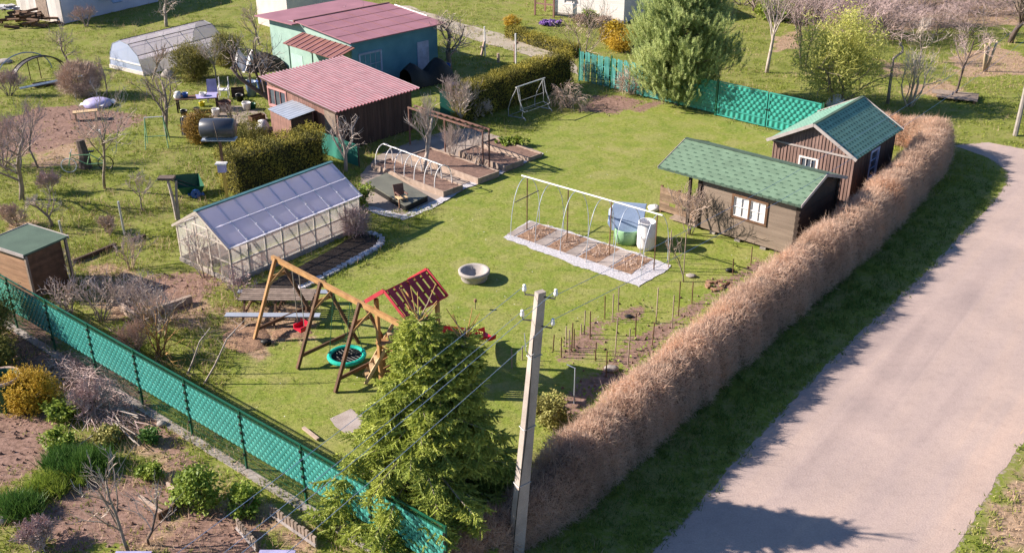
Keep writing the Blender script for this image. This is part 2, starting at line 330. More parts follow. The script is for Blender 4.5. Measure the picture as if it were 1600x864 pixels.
# ------------------------------------------------------------------ light, sky, camera
SUN_EL, SUN_AZ = math.radians(29.2), math.radians(176)       # the sun stands to the left
sd = Vector((math.cos(SUN_AZ)*math.cos(SUN_EL), math.sin(SUN_AZ)*math.cos(SUN_EL), math.sin(SUN_EL)))
w = bpy.data.worlds.new('World'); SC.world = w; w.use_nodes = True
bg = w.node_tree.nodes['Background']; sky = w.node_tree.nodes.new('ShaderNodeTexSky'); sky.sky_type = 'NISHITA'; sky.sun_disc = False
sky.sun_elevation = SUN_EL; sky.sun_rotation = math.atan2(sd.x, sd.y) % (2*PI); sky.ozone_density = 6.0; sky.dust_density = .3
w.node_tree.links.new(sky.outputs[0], bg.inputs[0]); bg.inputs[1].default_value = .066
sl = bpy.data.lights.new('sun', 'SUN'); sl.energy = 5.0; sl.angle = math.radians(.5); sl.color = (1, .90, .78)
so = bpy.data.objects.new('sun', sl); COL.objects.link(so); so.rotation_euler = (-sd).to_track_quat('-Z', 'Y').to_euler(); so.location = (-40, 20, 40)
cam = bpy.data.cameras.new('camera'); cam.sensor_width = 36; cam.lens = CF / 1600 * 36; cam.clip_end = 3000; cam.clip_start = .5
co = bpy.data.objects.new('camera', cam); COL.objects.link(co); co.location = (0, 0, CH); co.rotation_euler = (PI/2 - CP, 0, 0); SC.camera = co
SC.view_settings.view_transform = 'Standard'; SC.view_settings.look = 'None'; SC.view_settings.exposure = 1.24; SC.view_settings.gamma = 1
SC.view_settings.use_curve_mapping = False
# ------------------------------------------------------------------ ground
gx = np.unique(np.concatenate([[-700,-400,-200,-120,-80,-60], np.arange(-46, 46.01, .25), [60,80,120,200,400,700]]))
gy = np.unique(np.concatenate([[-300,-100,-40,0,8,12], np.arange(14, 96.01, .25), [110,130,170,250,400,900]]))
GX, GY = np.meshgrid(gx, gy); GP = np.stack([GX.ravel(), GY.ravel()], 1)
def pmask(P, poly, soft=.4):
    "1 inside the polygon, fading to 0 over soft metres outside and in"
    poly = np.asarray([(p[0], p[1]) for p in poly], float); x, y = P[:, 0], P[:, 1]
    lo, hi = poly.min(0) - 3, poly.max(0) + 3; sel = np.where((x > lo[0]) & (x < hi[0]) & (y > lo[1]) & (y < hi[1]))[0]
    out = np.zeros(len(P))
    if not len(sel): return out
    x, y = x[sel], y[sel]; ins = np.zeros(len(sel), bool); dist = np.full(len(sel), 1e9)
    for i in range(len(poly)):
        a, b = poly[i], poly[(i+1) % len(poly)]
        c = ((a[1] > y) != (b[1] > y)) & (x < (b[0]-a[0]) * (y-a[1]) / (b[1]-a[1] + 1e-12) + a[0]); ins ^= c
        e = b - a; t = np.clip(((x-a[0])*e[0] + (y-a[1])*e[1]) / (e @ e + 1e-12), 0, 1)
        dist = np.minimum(dist, np.hypot(x - a[0] - t*e[0], y - a[1] - t*e[1]))
    s = np.where(ins, dist, -dist); out[sel] = np.clip(.5 + s / (2*soft), 0, 1); return out
def W(pts): return [G(*p) for p in pts]
LAWN = W([(585,420),(470,450),(400,520),(330,640),(520,760),(640,830),(720,800),(800,740),(880,660),(1010,555),(1215,400),(1300,330),(1330,230),(1285,200),(1200,205),(1120,185),(1040,160),(930,165),(860,190),(700,300),(690,330)])
SOIL = [[(-10,192),(60,168),(130,164),(200,176),(232,184),(190,205),(120,222),(50,240),(-10,248)],
        [(-30,640),(88,632),(92,690),(85,718),(0,765),(-40,775)], [(240,430),(345,425),(330,462),(290,480),(200,500),(180,470)],
        [(70,790),(140,745),(180,730),(300,765),(290,800),(210,850),(80,864),(60,830)], [(120,560),(190,570),(290,700),(330,735),(300,745),(230,690),(160,650),(90,600)],
        [(872,562),(890,530),(930,500),(945,505),(935,535),(905,555)], [(955,490),(1000,478),(1005,496),(960,505)], [(958,560),(985,530),(1030,510),(1060,505),(1020,545),(980,575)],
        [(1050,505),(1080,475),(1130,440),(1190,405),(1195,415),(1150,440),(1090,487)], [(930,150),(975,150),(1010,160),(960,178),(900,172)], [(985,170),(1020,158),(1040,160),(1000,175)],
        [(300,790),(420,800),(420,870),(250,870)], [(870,620),(960,560),(975,590),(890,650)], [(0,470),(70,500),(95,560),(60,620),(0,560)]]
LITTER = [[(1470,90),(1560,70),(1620,90),(1610,118),(1500,125)], [(1395,135),(1470,125),(1520,140),(1480,152),(1410,150)], [(1370,90),(1420,100),(1410,122),(1375,120)],
          [(1495,870),(1560,760),(1640,670),(1700,870)], [(140,600),(200,620),(330,740),(600,870),(430,870),(300,790),(200,720)], [(180,800),(330,790),(420,870),(180,870)], [(60,230),(150,190),(140,270),(40,260)], [(0,330),(60,340),(60,360),(0,380)]
          ,[(1200,60),(1250,45),(1260,75),(1210,85)], [(1180,0),(1600,0),(1600,40),(1300,55)], [(340,480),(480,470),(500,520),(400,560),(330,540)], [(110,400),(340,440),(330,520),(160,500)]]
soil = np.zeros(len(GP)); lit = np.zeros(len(GP)); lawn = pmask(GP, LAWN, .5)
for q in SOIL: soil = np.maximum(soil, pmask(GP, W(q), .7))
for q in LITTER: lit = np.maximum(lit, pmask(GP, W(q), 1.0))
ROAD_L = [(-14,-6),(-5.5,8),(-.5,15),(3.49,20.08),(5.31,22.43),(8.21,26.4),(11.4,30.43),(15.51,35.38),(20.49,41.7),(22.7,44.7),(23.5,46.6),(23.3,48.6),(22.3,50.2)]
ROAD_T = [(24.2,50.6),(25.5,49.7),(29,47),(36,44),(60,40)]
ROAD_R = [(60,30),(34,31),(24,36),(19.4,31.2),(14.87,25.08),(12.77,22.43),(10.93,20.08),(6.5,14),(1.5,7),(-4,-6)]
road = pmask(GP, ROAD_L + ROAD_T + ROAD_R, .5)
me_z = np.zeros(len(GP))
def lump(x, y): return .5*np.sin(x*1.3+np.sin(y*.9)*1.2)*np.sin(y*1.1+1.7*np.sin(x*.6)) + .5*np.sin(x*2.9+1.)*np.sin(y*3.1+np.sin(x*1.7))
near = (np.abs(GP[:, 0]) < 46) & (GP[:, 1] > 14) & (GP[:, 1] < 96)
me_z = np.where(near, lump(GP[:, 0], GP[:, 1]) * (.010 + .035*soil*(1-lawn)), 0) - .014
me_z = np.where(road > 0, 0.0, me_z)
gm = MB(); nx, ny = len(gx), len(gy); ii = np.arange(nx*ny).reshape(ny, nx)
gm.add(np.column_stack([GP, me_z]), [np.stack([ii[:-1,:-1], ii[:-1,1:], ii[1:,1:], ii[1:,:-1]], -1).reshape(-1, 4)])
def ground_mat():
    m, nt, N, L, P = _base('ground')
    tc = N.new('ShaderNodeTexCoord')
    def noise(s, det=5, dist=0):
        n = N.new('ShaderNodeTexNoise'); n.inputs['Scale'].default_value = s; n.inputs['Detail'].default_value = det; n.inputs['Distortion'].default_value = dist; L.new(tc.outputs['Object'], n.inputs[0]); return n.outputs['Fac']
    def attr(nm):
        a = N.new('ShaderNodeAttribute'); a.attribute_name = nm; return a.outputs['Fac']
    def math_(op, a, b):
        n = N.new('ShaderNodeMath'); n.operation = op
        for i, k in enumerate((a, b)):
            if isinstance(k, (int, float)): n.inputs[i].default_value = k
            else: L.new(k, n.inputs[i])
        return n.outputs[0]
    def edge(a, n, amt=.9):
        s = N.new('ShaderNodeMapRange'); s.interpolation_type = 'SMOOTHSTEP'; s.inputs['From Min'].default_value = .4; s.inputs['From Max'].default_value = .6
        L.new(math_('ADD', a, math_('MULTIPLY', math_('SUBTRACT', n, .5), amt)), s.inputs[0]); return s.outputs[0]
    def ramp(f, st): r = _ramp(N, st); L.new(f, r.inputs[0]); return r.outputs[0]
    def mix(f, a, b):
        x = N.new('ShaderNodeMixRGB'); 
        if isinstance(f, float): x.inputs[0].default_value = f
        else: L.new(f, x.inputs[0])
        L.new(a, x.inputs[1]); L.new(b, x.inputs[2]); return x.outputs[0]
    n_big, n_mid, n_fine, n_tiny = noise(.30, 4, .6), noise(.9, 6, .4), noise(7, 6), noise(38, 4)
    rough = ramp(n_mid, [(.28,(.11,.125,.03)),(.45,(.155,.18,.034)),(.6,(.195,.22,.04)),(.78,(.29,.24,.10))])
    rough = mix(math_('MULTIPLY', edge(n_big, n_fine, .5), .55), rough, ramp(n_fine, [(.35,(.17,.20,.032)),(.7,(.225,.26,.045))]))
    lawnc = ramp(n_mid, [(.38,(.145,.20,.032)),(.5,(.205,.24,.042)),(.62,(.305,.275,.115))])
    lawnc = mix(math_('MULTIPLY', edge(n_big, n_mid, .6), .5), lawnc, ramp(n_fine, [(.3,(.135,.19,.03)),(.7,(.19,.245,.042))]))
    n_p = noise(1.9, 6, .8)
    lawnc = mix(math_('MULTIPLY', edge(n_p, n_fine, .7), .34), lawnc, ramp(n_fine, [(.3,(.25,.215,.085)),(.7,(.35,.30,.14))]))
    lawnc = mix(.35, lawnc, ramp(n_fine, [(.3,(.14,.17,.03)),(.7,(.255,.265,.065))]))
    soilc = ramp(n_fine, [(.25,(.125,.077,.06)),(.5,(.225,.14,.112)),(.8,(.32,.21,.175))])
    litc = ramp(n_fine, [(.25,(.20,.135,.085)),(.5,(.33,.225,.15)),(.8,(.43,.31,.22))])
    roadc = ramp(n_fine, [(.3,(.25,.19,.17)),(.7,(.36,.28,.25))])
    rough = mix(math_('MULTIPLY', edge(n_mid, n_fine, .9), .45), rough, ramp(n_fine, [(.3,(.16,.135,.06)),(.7,(.27,.225,.12))]))
    c = mix(attr('lawn'), rough, lawnc)
    c = mix(edge(math_('MULTIPLY', attr('litter'), .8), n_mid, 1.1), c, litc)
    c = mix(edge(attr('soil'), math_('MULTIPLY', math_('ADD', n_mid, n_fine), .5), 1.6), c, soilc)
    c = mix(edge(attr('road'), n_fine, .8), c, roadc)
    sc = N.new('ShaderNodeVectorMath'); sc.operation = 'SCALE'; L.new(c, sc.inputs[0])
    mr = N.new('ShaderNodeMapRange'); mr.inputs['From Min'].default_value = .3; mr.inputs['From Max'].default_value = .7; mr.inputs['To Min'].default_value = .72; mr.inputs['To Max'].default_value = 1.25; L.new(n_tiny, mr.inputs[0]); L.new(mr.outputs[0], sc.inputs['Scale'])
    L.new(sc.outputs[0], P.inputs['Base Color']); P.inputs['Roughness'].default_value = .95; P.inputs['Specular IOR Level'].default_value = .1
    b = N.new('ShaderNodeBump'); b.inputs['Strength'].default_value = .5; b.inputs['Distance'].default_value = .035; L.new(math_('ADD', n_fine, math_('MULTIPLY', n_tiny, .5)), b.inputs['Height']); L.new(b.outputs[0], P.inputs['Normal'])
    return m
go = struct(gm.build('ground', ground_mat(), None, True))
for nm, a in (('lawn', lawn), ('soil', soil), ('litter', lit), ('road', road)):
    at = go.data.attributes.new(nm, 'FLOAT', 'POINT'); at.data.foreach_set('value', a.astype(np.float32))
def jag(poly, amp, step=.25, seed=1):
    rg = random.Random(seed); out = []; n = len(poly); w1 = 0
    for i in range(n):
        a = Vector((poly[i][0], poly[i][1])); b = Vector((poly[(i+1) % n][0], poly[(i+1) % n][1])); m = max(1, int((b-a).length / step))
        if (b-a).length > 25: m = 4
        d = (b-a).normalized() if (b-a).length else Vector((1, 0)); nn = Vector((-d.y, d.x))
        for k in range(m): p = a.lerp(b, k/m); w1 = .7*w1 + .5*rg.uniform(-1, 1) if n else 0; p = p + nn*amp*(w1 + rg.uniform(-.25,.25)); out.append((p.x, p.y))
    return out
def sheet(name, poly, z, m, amp=.05, step=.25, parent=None, seed=1):
    p = jag(poly, amp, step, seed); mb = MB(); mb.add([(x, y, z) for x, y in p], [tuple(range(len(p)))]); return mb.build(name, m, parent)
def road_mat():
    m = mat('gravel road', (.42,.322,.282), (.34,.265,.24), .5, .95, bump=.3, dirt=.12, fine=22); nt = m.node_tree; N, L = nt.nodes, nt.links; P = N['Principled BSDF']
    src = P.inputs['Base Color'].links[0].from_socket
    tc = N.new('ShaderNodeTexCoord'); mp = N.new('ShaderNodeMapping'); mp0 = N.new('ShaderNodeMapping'); mp0.inputs['Rotation'].default_value = (0, 0, -.91); L.new(tc.outputs['Object'], mp0.inputs[0]); mp.inputs['Scale'].default_value = (.05, .8, 1); L.new(mp0.outputs[0], mp.inputs[0])
    n = N.new('ShaderNodeTexNoise'); n.inputs['Scale'].default_value = 1; n.inputs['Detail'].default_value = 5; n.inputs['Distortion'].default_value = .5; L.new(mp.outputs[0], n.inputs[0])
    r = _ramp(N, [(.32,(.83,.83,.86)),(.45,(.96,.96,.98)),(.55,(1,.99,.98)),(.72,(1.13,1.07,1.0))]); L.new(n.outputs['Fac'], r.inputs[0])
    v = N.new('ShaderNodeTexVoronoi'); v.inputs['Scale'].default_value = 16; L.new(tc.outputs['Object'], v.inputs[0])
    r2 = _ramp(N, [(0,(.91,.91,.91)),(.3,(1.01,1.01,1.01)),(1,(1.03,1.03,1.04))]); L.new(v.outputs['Distance'], r2.inputs[0])
    x = N.new('ShaderNodeMixRGB'); x.blend_type = 'MULTIPLY'; x.inputs[0].default_value = 1; L.new(src, x.inputs[1]); L.new(r.outputs[0], x.inputs[2])
    n5 = N.new('ShaderNodeTexNoise'); n5.inputs['Scale'].default_value = 3.5; n5.inputs['Detail'].default_value = 8; n5.inputs['Roughness'].default_value = .75; L.new(tc.outputs['Object'], n5.inputs[0]); r5 = _ramp(N, [(.34,(.90,.89,.90)),(.5,(1,1,1)),(.68,(1.05,1.04,1.03))]); L.new(n5.outputs['Fac'], r5.inputs[0]); x5 = N.new('ShaderNodeMixRGB'); x5.blend_type = 'MULTIPLY'; x5.inputs[0].default_value = 1; L.new(x.outputs[0], x5.inputs[1]); L.new(r5.outputs[0], x5.inputs[2]); x = x5
    y = N.new('ShaderNodeMixRGB'); y.blend_type = 'MULTIPLY'; y.inputs[0].default_value = 1; L.new(x.outputs[0], y.inputs[1]); L.new(r2.outputs[0], y.inputs[2]); L.new(y.outputs[0], P.inputs['Base Color']); return m
struct(sheet('road', ROAD_L + ROAD_T + ROAD_R, .004, road_mat(), .10, .2))
struct(sheet('dirt_track', W([(660,40),(700,50),(760,68),(850,96),(905,118),(900,96),(860,78),(790,56),(715,36),(640,10),(610,10)]), .012, mat('dirt track', (.40,.34,.28), (.28,.24,.18), .8, .95, dirt=.2, fine=15), .18, .4))
struct(sheet('bed_path', W([(566,270),(590,243),(640,222),(700,205),(740,200),(845,238),(835,246),(772,268),(722,290),(668,322),(625,338),(575,330),(556,322)]), .012, M['paving'], .07))
struct(sheet('gravel_strip', W([(560,318),(590,325),(628,336),(668,320),(722,290),(772,270),(836,243),(845,238),(850,241),(778,275),(726,296),(676,327),(630,344),(585,334)]), .018, M['gravel'], .06, .15))
struct(sheet('patio', W([(318,190),(340,170),(372,165),(410,172),(420,195),(390,205),(350,200)]), .012, M['paving'], .12))
struct(sheet('greenhouse_bed', W([(385,447),(430,438),(566,362),(592,368),(597,378),(585,392),(490,440),(430,470)]), .012, M['darksoil'], .06))
# ------------------------------------------------------------------ fences
def woven(L, z0, z1, bands, wave=.34, amp=.022, y=0):
    "a sheet of horizontal plastic strips woven through upright wires"
    mb = MB(); h = (z1 - z0) / bands; n = int(L / wave * 8); k = np.arange(n+1)
    for b in range(bands):
        x = k / n * L; yy = y + amp * np.sin(2*PI*x/wave + b*PI); za, zb = z0 + b*h + .0015, z0 + (b+1)*h - .0015
        zm = (za + zb) / 2; bul = np.sign(amp) * .008 * np.cos(2*PI*x/wave + b*PI)
        V = np.concatenate([np.column_stack([x, yy*.55 + y*.45, np.full(n+1, za)]), np.column_stack([x, yy + bul*.0 - .006, np.full(n+1, zm)]), np.column_stack([x, yy*.55 + y*.45, np.full(n+1, zb)])])
        i = np.arange(n); m = n + 1
        mb.add(V, [np.concatenate([np.stack([i, i+1, m+i+1, m+i], 1), np.stack([m+i, m+i+1, 2*m+i+1, 2*m+i], 1)])], R_.random())
    return mb
def wires(L, z0, z1, dv=.05, dh=.2, r=.004):
    mb = MB()
    for x in np.arange(dv, L, dv): mb.box((x, 0, (z0+z1)/2), (r, r, z1-z0))
    for z in np.arange(z0, z1+.01, dh): mb.box((L/2, .006, z), (L, r*1.4, r*1.4))
    return mb
P4 = Vector((-9.275, 25.079, 0))
ff = thing('woven_fence', 'long green woven plastic strip fence on dark green posts, running along the lower left', 'fence', P4 - A_*2.5*5, ANG_A)
post = None; panel = None; wire = None; kerb = None
pb = MB().box((0, 0, .98), (.05, .06, 1.96)); cb = MB().box((0, -.04, 0), (.07, .035, .075))
pm = woven(2.42, .64, 1.76, 9, .20, .015); wm = wires(2.42, .08, 1.94, r=.006); rm = MB().bx(0, 2.42, -.02, .02, 1.93, 1.955).bx(0, 2.42, -.018, .018, 1.78, 1.80)
for i in range(10):
    x = i * 2.5
    if i == 0:
        post = pb.build('post', M['green_steel'], ff)
        for z in (.5, .95, 1.22, 1.48, 1.74): c = cb.build('clamp', M['black'], post) if z == .5 else clone(c, parent=post); c.location = (0, 0, z)
        panel = pm.build('woven_panel', M['green_pvc'], ff, True); wire = wm.build('wire_panel', M['green_steel'], ff); rail = rm.build('top_rail', M['green_steel'], ff)
        kerb = MB().bx(.01, 2.49, -.24, .03, -.05, .07).build('concrete_base', M['concrete'], ff)
    else:
        p = clone(post, parent=ff); p.location = (x, 0, 0)
    if i < 9:
        for o, dx in ((panel, .04), (wire, .04), (rail, .04), (kerb, 0)):
            (o if i == 0 else clone(o, parent=ff)).location = (x + dx, 0, -.05 if o is kerb and i < 7 else 0)
# far gate, two leaves
gp = Vector((11.165, 55.02, 0)); g_ang = -.7455
gate = thing('garden_gate', 'bright green double gate of woven plastic at the far end of the lawn', 'gate', gp, g_ang)
for i in range(2):
    x0 = i * 3.04
    fr = MB().bx(x0+.03, x0+3.0, -.025, .025, 1.88, 1.94).bx(x0+.03, x0+3.0, -.025, .025, .06, .12).bx(x0+.03, x0+.09, -.025, .025, .12, 1.88).bx(x0+2.94, x0+3.0, -.025, .025, .12, 1.88).bx(x0+.09, x0+2.94, -.03, .03, .46, .53)
    fr.build('leaf_frame', M['green_steel'] if 0 else M['gate_green'], gate)
    wv = woven(2.84, .54, 1.86, 7, .33, .048).build('woven_panel', M['gate_green'], gate, True); wv.location = (x0+.1, 0, 0)
    wv = woven(2.84, .13, .45, 1, .33, .048).build('woven_panel', M['gate_green'], gate, True); wv.location = (x0+.1, 0, 0)
for x in (-.06, 6.14): MB().box((x, 0, 1.0), (.10, .10, 2.0)).build('post', M['green_steel'], gate)
MB().beam((2.9, -.06, 1.0), (3.15, -.06, 1.0), .03, .05).build('latch', M['black'], gate)
sf = thing('strip_fence', 'weathered bluish green strip fence behind the big pine, with pale gaps', 'fence', gp - Vector((math.cos(g_ang), math.sin(g_ang), 0))*9.7, g_ang)
for i in range(4):
    x0 = i * 2.4
    if i == 3: wv = woven(2.3, .12, 1.9, 9, .33, .03).build('woven_panel', M['gate_green'], sf, True); wv.location = (x0+.05, 0, 0)
    else:
        mb = MB()
        for k in range(24):
            x = .06 + k*.097
            if i < 2 and k % 5 == 3: continue
            mb.box((x, R_.uniform(-.01, .01), 1.0 + R_.uniform(-.03, .03)), (.072, .012, 1.75))
        for z in (.35, .8, 1.25, 1.75): mb.box((1.2, .015, z), (2.3, .012, .03))
        o = mb.build('slat_panel', M['old_green'], sf); o.location = (x0+.02, 0, 0)
for i in range(5): MB().box((i*2.4 - .02, .03, 1.0), (.07, .07, 2.0)).build('post', M['green_steel'], sf)
# ------------------------------------------------------------------ building helpers
def planks_h(mb, x0, x1, y, z0, z1, h, th, holes=(), axis='x'):
    z = z0
    while z < z1 - .01:
        zz = min(z + h, z1); segs = [(x0, x1)]
        for hx0, hx1, hz0, hz1 in holes:
            if zz > hz0 + .01 and z < hz1 - .01: segs = [s for a, b in segs for s in ((a, min(b, hx0)), (max(a, hx1), b)) if s[1] - s[0] > .01]
        for a, b in segs:
            c = ((a+b)/2, y + R_.uniform(-.0015, .0015), (z+zz)/2); s = (b-a, th, zz-z-.003)
            if axis == 'y': c = (c[1], c[0], c[2]); s = (s[1], s[0], s[2])
            mb.box(c, s)
        z = zz
def planks_v(mb, x0, x1, y, top, z0, w, th, holes=(), axis='x', gap=.008):
    "upright boards; top(x) gives the height; holes (x0,x1,z0,z1)"
    n = max(1, round((x1-x0)/w)); w = (x1-x0)/n
    for i in range(n):
        a, b = x0 + i*w, x0 + (i+1)*w; xm = (a+b)/2; zs = [(z0, top(xm))]
        for hx0, hx1, hz0, hz1 in holes:
            if hx0 < xm < hx1: zs = [s for c, d in zs for s in ((c, min(d, hz0)), (max(c, hz1), d)) if s[1]-s[0] > .01]
        for c, d in zs:
            cc = (xm, y + R_.uniform(-.006, .006), (c+d)/2); ss = (w-gap, th, d-c)
            if axis == 'y': cc = (cc[1], cc[0], cc[2]); ss = (ss[1], ss[0], ss[2])
            mb.box(cc, ss)
def window(parent, x0, x1, y, z0, z1, fm, axis='x', nx=2, nz=2, out=-1, fw=.07, curtain=False, casements=1):
    "frame proud of the wall, glass behind, glazing bars"
    def B(mb, a0, a1, d0, d1, c0, c1):
        d0, d1 = sorted((d0, d1))
        return mb.bx(a0, a1, d0, d1, c0, c1) if axis == 'x' else mb.bx(d0, d1, a0, a1, c0, c1)
    f = MB(); yo, yi = y + out*.05, y - out*.03
    B(f, x0-fw, x1+fw, yo, yi, z1, z1+fw); B(f, x0-fw, x1+fw, yo - 0*out, yi, z0-fw, z0); B(f, x0-fw, x0, yo, yi, z0, z1); B(f, x1, x1+fw, yo, yi, z0, z1)
    fo = f.build('window', M[fm], parent)
    cw = (x1-x0)/casements
    for c in range(casements):
        a0, a1 = x0 + c*cw + (.04 if c else 0), x0 + (c+1)*cw - (.04 if c < casements-1 else 0)
        if c: B(MB(), a0-.08, a0, yo, yi, z0, z1).build('mullion', M[fm], fo)
        g = MB(); B(g, a0, a1, y - out*.015, y - out*.02, z0, z1); g.build('pane', M['glass' if not curtain else 'curtain'], fo)
        s = MB(); t = .028; m2 = 'white' if curtain else fm
        for k in range(nx+1): xx = a0 + (a1-a0-t)*k/nx; B(s, xx, xx+t, y + out*.03, y - out*.01, z0, z1)
        for k in range(nz+1):
            zz = z0 + (z1-z0-t)*k/nz
            for q in range(nx): xa = a0 + (a1-a0-t)*q/nx + t; xb = a0 + (a1-a0-t)*(q+1)/nx; B(s, xa, xb, y + out*.03, y - out*.01, zz, zz+t)
        s.build('sash', M[m2], fo)
    return fo
# ------------------------------------------------------------------ grey log cabin with green roof (near the hedge)
nr = -0.7098; no = Vector((6.06, 40.76, 0))
cb = thing('log_cabin', 'grey plank cabin with light green shingle roof and curtained double window', 'cabin', no, nr)
EV, RG, LX, WY = 2.40, 3.10, 6.44, 4.04
hol = [(3.45, 4.85, 1.08, 1.92)]
wl = MB(); planks_h(wl, 1.85, 6.22, .38, .12, EV + .06, .14, .05, hol); planks_h(wl, 1.85, 6.22, 3.66, .12, EV + .06, .14, .05)
planks_h(wl, .41, 3.63, 1.88, .12, EV + .1, .14, .05, axis='y')
wl.build('wall', M['cabin_wall'], cb)
w3 = MB(); w2 = MB(); planks_h(w2, .41, 3.63, 6.19, .12, EV + .1, .14, .05, axis='y')
for k in range(5):
    z = EV + .1 + k*.1; f = 1 - (z + .17 - EV) / (RG - EV); w2.bx(6.17, 6.215, 2.02 - 1.7*f, 2.02 + 1.7*f, z, z + .095); w3.bx(1.86, 1.90, 2.02 - 1.7*f, 2.02 + 1.7*f, z, z + .095)
w2.build('gable_wall', M['cabin_dark'], cb); w3.build('gable_wall', M['cabin_dark'], cb)
for x, y in ((1.85, .36), (6.22, .36), (1.85, 3.68), (6.22, 3.68)):
    co_ = MB()
    for k in range(16): co_.box((x, y, .19 + k*.14), (.13 + .05*(k % 2), .13 + .05*((k+1) % 2), .139))
    co_.build('corner_logs', M['cabin_dark'], cb)
window(cb, 3.45, 4.85, .36, 1.08, 1.90, 'brownwood', nx=2, nz=2, curtain=True, casements=2, fw=.10)
sy = (RG - EV) / (WY/2)
rf = MB(); rf.slab([(0,0,EV),(LX,0,EV),(LX,WY/2,RG),(0,WY/2,RG)], .05); rf.slab([(LX,WY,EV),(0,WY,EV),(0,WY/2,RG),(LX,WY/2,RG)], .05)
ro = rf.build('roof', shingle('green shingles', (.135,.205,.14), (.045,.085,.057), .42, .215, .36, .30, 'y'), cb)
MB().beam((0, WY/2, RG+.012), (LX, WY/2, RG+.012), .16, .03).build('ridge_strip', M['bitumen'], ro)
for x in (-.012, LX+.012):
    tr = MB(); tr.beam((x, -.01, EV-.05), (x, WY/2, RG-.05), .025, .13); tr.beam((x, WY/2, RG-.05), (x, WY+.01, EV-.05), .025, .13)
    tr.build('barge_board', M['trim_grey'], ro)
fa = MB(); n = 24
for k in range(n): fa.bx(LX*k/n + .01, LX*(k+1)/n - .01, -.016, -.004, EV - .09, EV - .012)
fa.build('eave_tabs', M['bitumen'], ro)
MB().bx(.05, LX-.05, .30, .345, EV-.14, EV+.02).build('eave_beam', M['cabin_dark'], cb)
MB().bx(1.3, 1.41, .34, .45, .05, EV).build('porch_post', M['cabin_dark'], cb)
MB().bx(.5, 1.84, .36, 3.6, .06, .14).build('porch_floor', M['greywood'], cb)
MB().bx(1.8, 6.2, .42, 3.6, .06, .115).build('floor_frame', M['cabin_dark'], cb)
for k in range(4): MB().box((2.6 + k*1.15, .40, .02), (.24, .16, .1), .1*k).build('footing_stone', M['stone'], cb)
# ------------------------------------------------------------------ brown cabin behind it
fr_ = -0.689; fo_ = Vector((11.245, 43.89, 0))
fc = thing('board_cabin', 'brown board-and-batten cabin with dark green dotted roof and white window', 'cabin', fo_, fr_)
EV, RG, GX_, GY_ = 2.50, 3.62, 4.10, 5.165
top = lambda x: EV + .02 + (RG - EV - .08) * (1 - abs(x - GX_/2) / (GX_/2)) if .1 < x < GX_ - .1 else EV
wl = MB(); hol = [(1.52, 2.28, 1.15, 1.95)]
planks_v(wl, .18, 3.92, .32, lambda x: 2.36, .15, .155, .04, hol); planks_v(wl, .3, 3.8, .31, lambda x: top(x) - .03, 2.47, .155, .035)
wl.build('front_wall', M['batten'], fc)
bt = MB()
for k in range(25):
    x = .2 + k*.155
    if x > 3.9: break
    for a, b in (((.15, 1.08), (2.02, 2.36)) if 1.45 < x < 2.35 else ((.15, 2.36),)): bt.bx(x-.02, x+.02, .275, .298, a, b)
    if .35 < x < 3.75: bt.bx(x-.02, x+.02, .27, .29, 2.48, top(x)-.05)
bt.build('batten', M['batten'], fc)
w2 = MB(); hs = [(2.2, 2.95, .95, 2.15)]
planks_v(w2, .34, 4.9, 3.90, lambda y: 2.42, .15, .16, .04, hs, axis='y'); planks_v(w2, .34, 4.9, .2, lambda y: 2.42, .15, .16, .04, axis='y'); planks_v(w2, .2, 3.9, 4.9, top, .15, .16, .04)
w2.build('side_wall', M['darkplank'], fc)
MB().bx(.1, 4.0, .255, .31, 2.38, 2.46).build('trim_board', M['trim_grey'], fc)
window(fc, 1.52, 2.28, .32, 1.15, 1.95, 'white', nx=3, nz=2)
window(fc, 2.2, 2.95, 3.90, .95, 2.15, 'blueframe', axis='y', nx=1, nz=3, out=1, fw=.10)
rf = MB(); rf.slab([(GX_,0,EV),(GX_,GY_,EV),(GX_/2,GY_,RG),(GX_/2,0,RG)], .05); rf.slab([(0,GY_,EV),(0,0,EV),(GX_/2,0,RG),(GX_/2,GY_,RG)], .05)
ro = rf.build('roof', shingle('dark green shingles', (.185,.335,.26), (.04,.09,.075), .27, .2, .36, .5, 'x'), fc)
MB().beam((GX_/2, 0, RG+.012), (GX_/2, GY_, RG+.012), .14, .03).build('ridge_strip', M['bitumen'], ro)
for y in (-.015, GY_+.015):
    tr = MB(); tr.beam((-.02, y, EV-.04), (GX_/2, y, RG-.03), .035, .14); tr.beam((GX_/2, y, RG-.03), (GX_+.02, y, EV-.04), .035, .14)
    tr.build('barge_board', M['trim_grey'], ro)
# ------------------------------------------------------------------ greenhouse
gh = thing('greenhouse', 'long polycarbonate greenhouse with bluish translucent roof beside a dark soil bed', 'greenhouse', (-10.389, 34.728, 0), .8894)
GL, GW, GE, GR = 6.54, 3.26, 1.55, 2.49
MB().bx(-.04, GL+.04, -.04, .05, -.05, .14).bx(-.04, GL+.04, GW-.05, GW+.04, -.05, .14).bx(-.04, .05, .05, GW-.05, -.05, .14).bx(GL-.05, GL+.04, .05, GW-.05, -.05, .14).build('base', M['concrete'], gh)
f = MB(); nb = 8; t = .05
for k in range(nb+1):
    x = t/2 + (GL - t)*k/nb
    for y in (t/2, GW - t/2): f.box((x, y, (GE+.14)/2), (t, t, GE-.14))
    for y in (0, GW): f.beam((x, y, GE-.03), (x, GW/2, GR-.03), .05, .04)
for y in (t/2, GW-t/2):
    f.bx(t, GL-t, y-.024, y+.024, GE-.05, GE-.004); f.bx(t, GL-t, y-.022, y+.022, .80, .84); f.bx(t, GL-t, y-.02, y+.02, .15, .19)
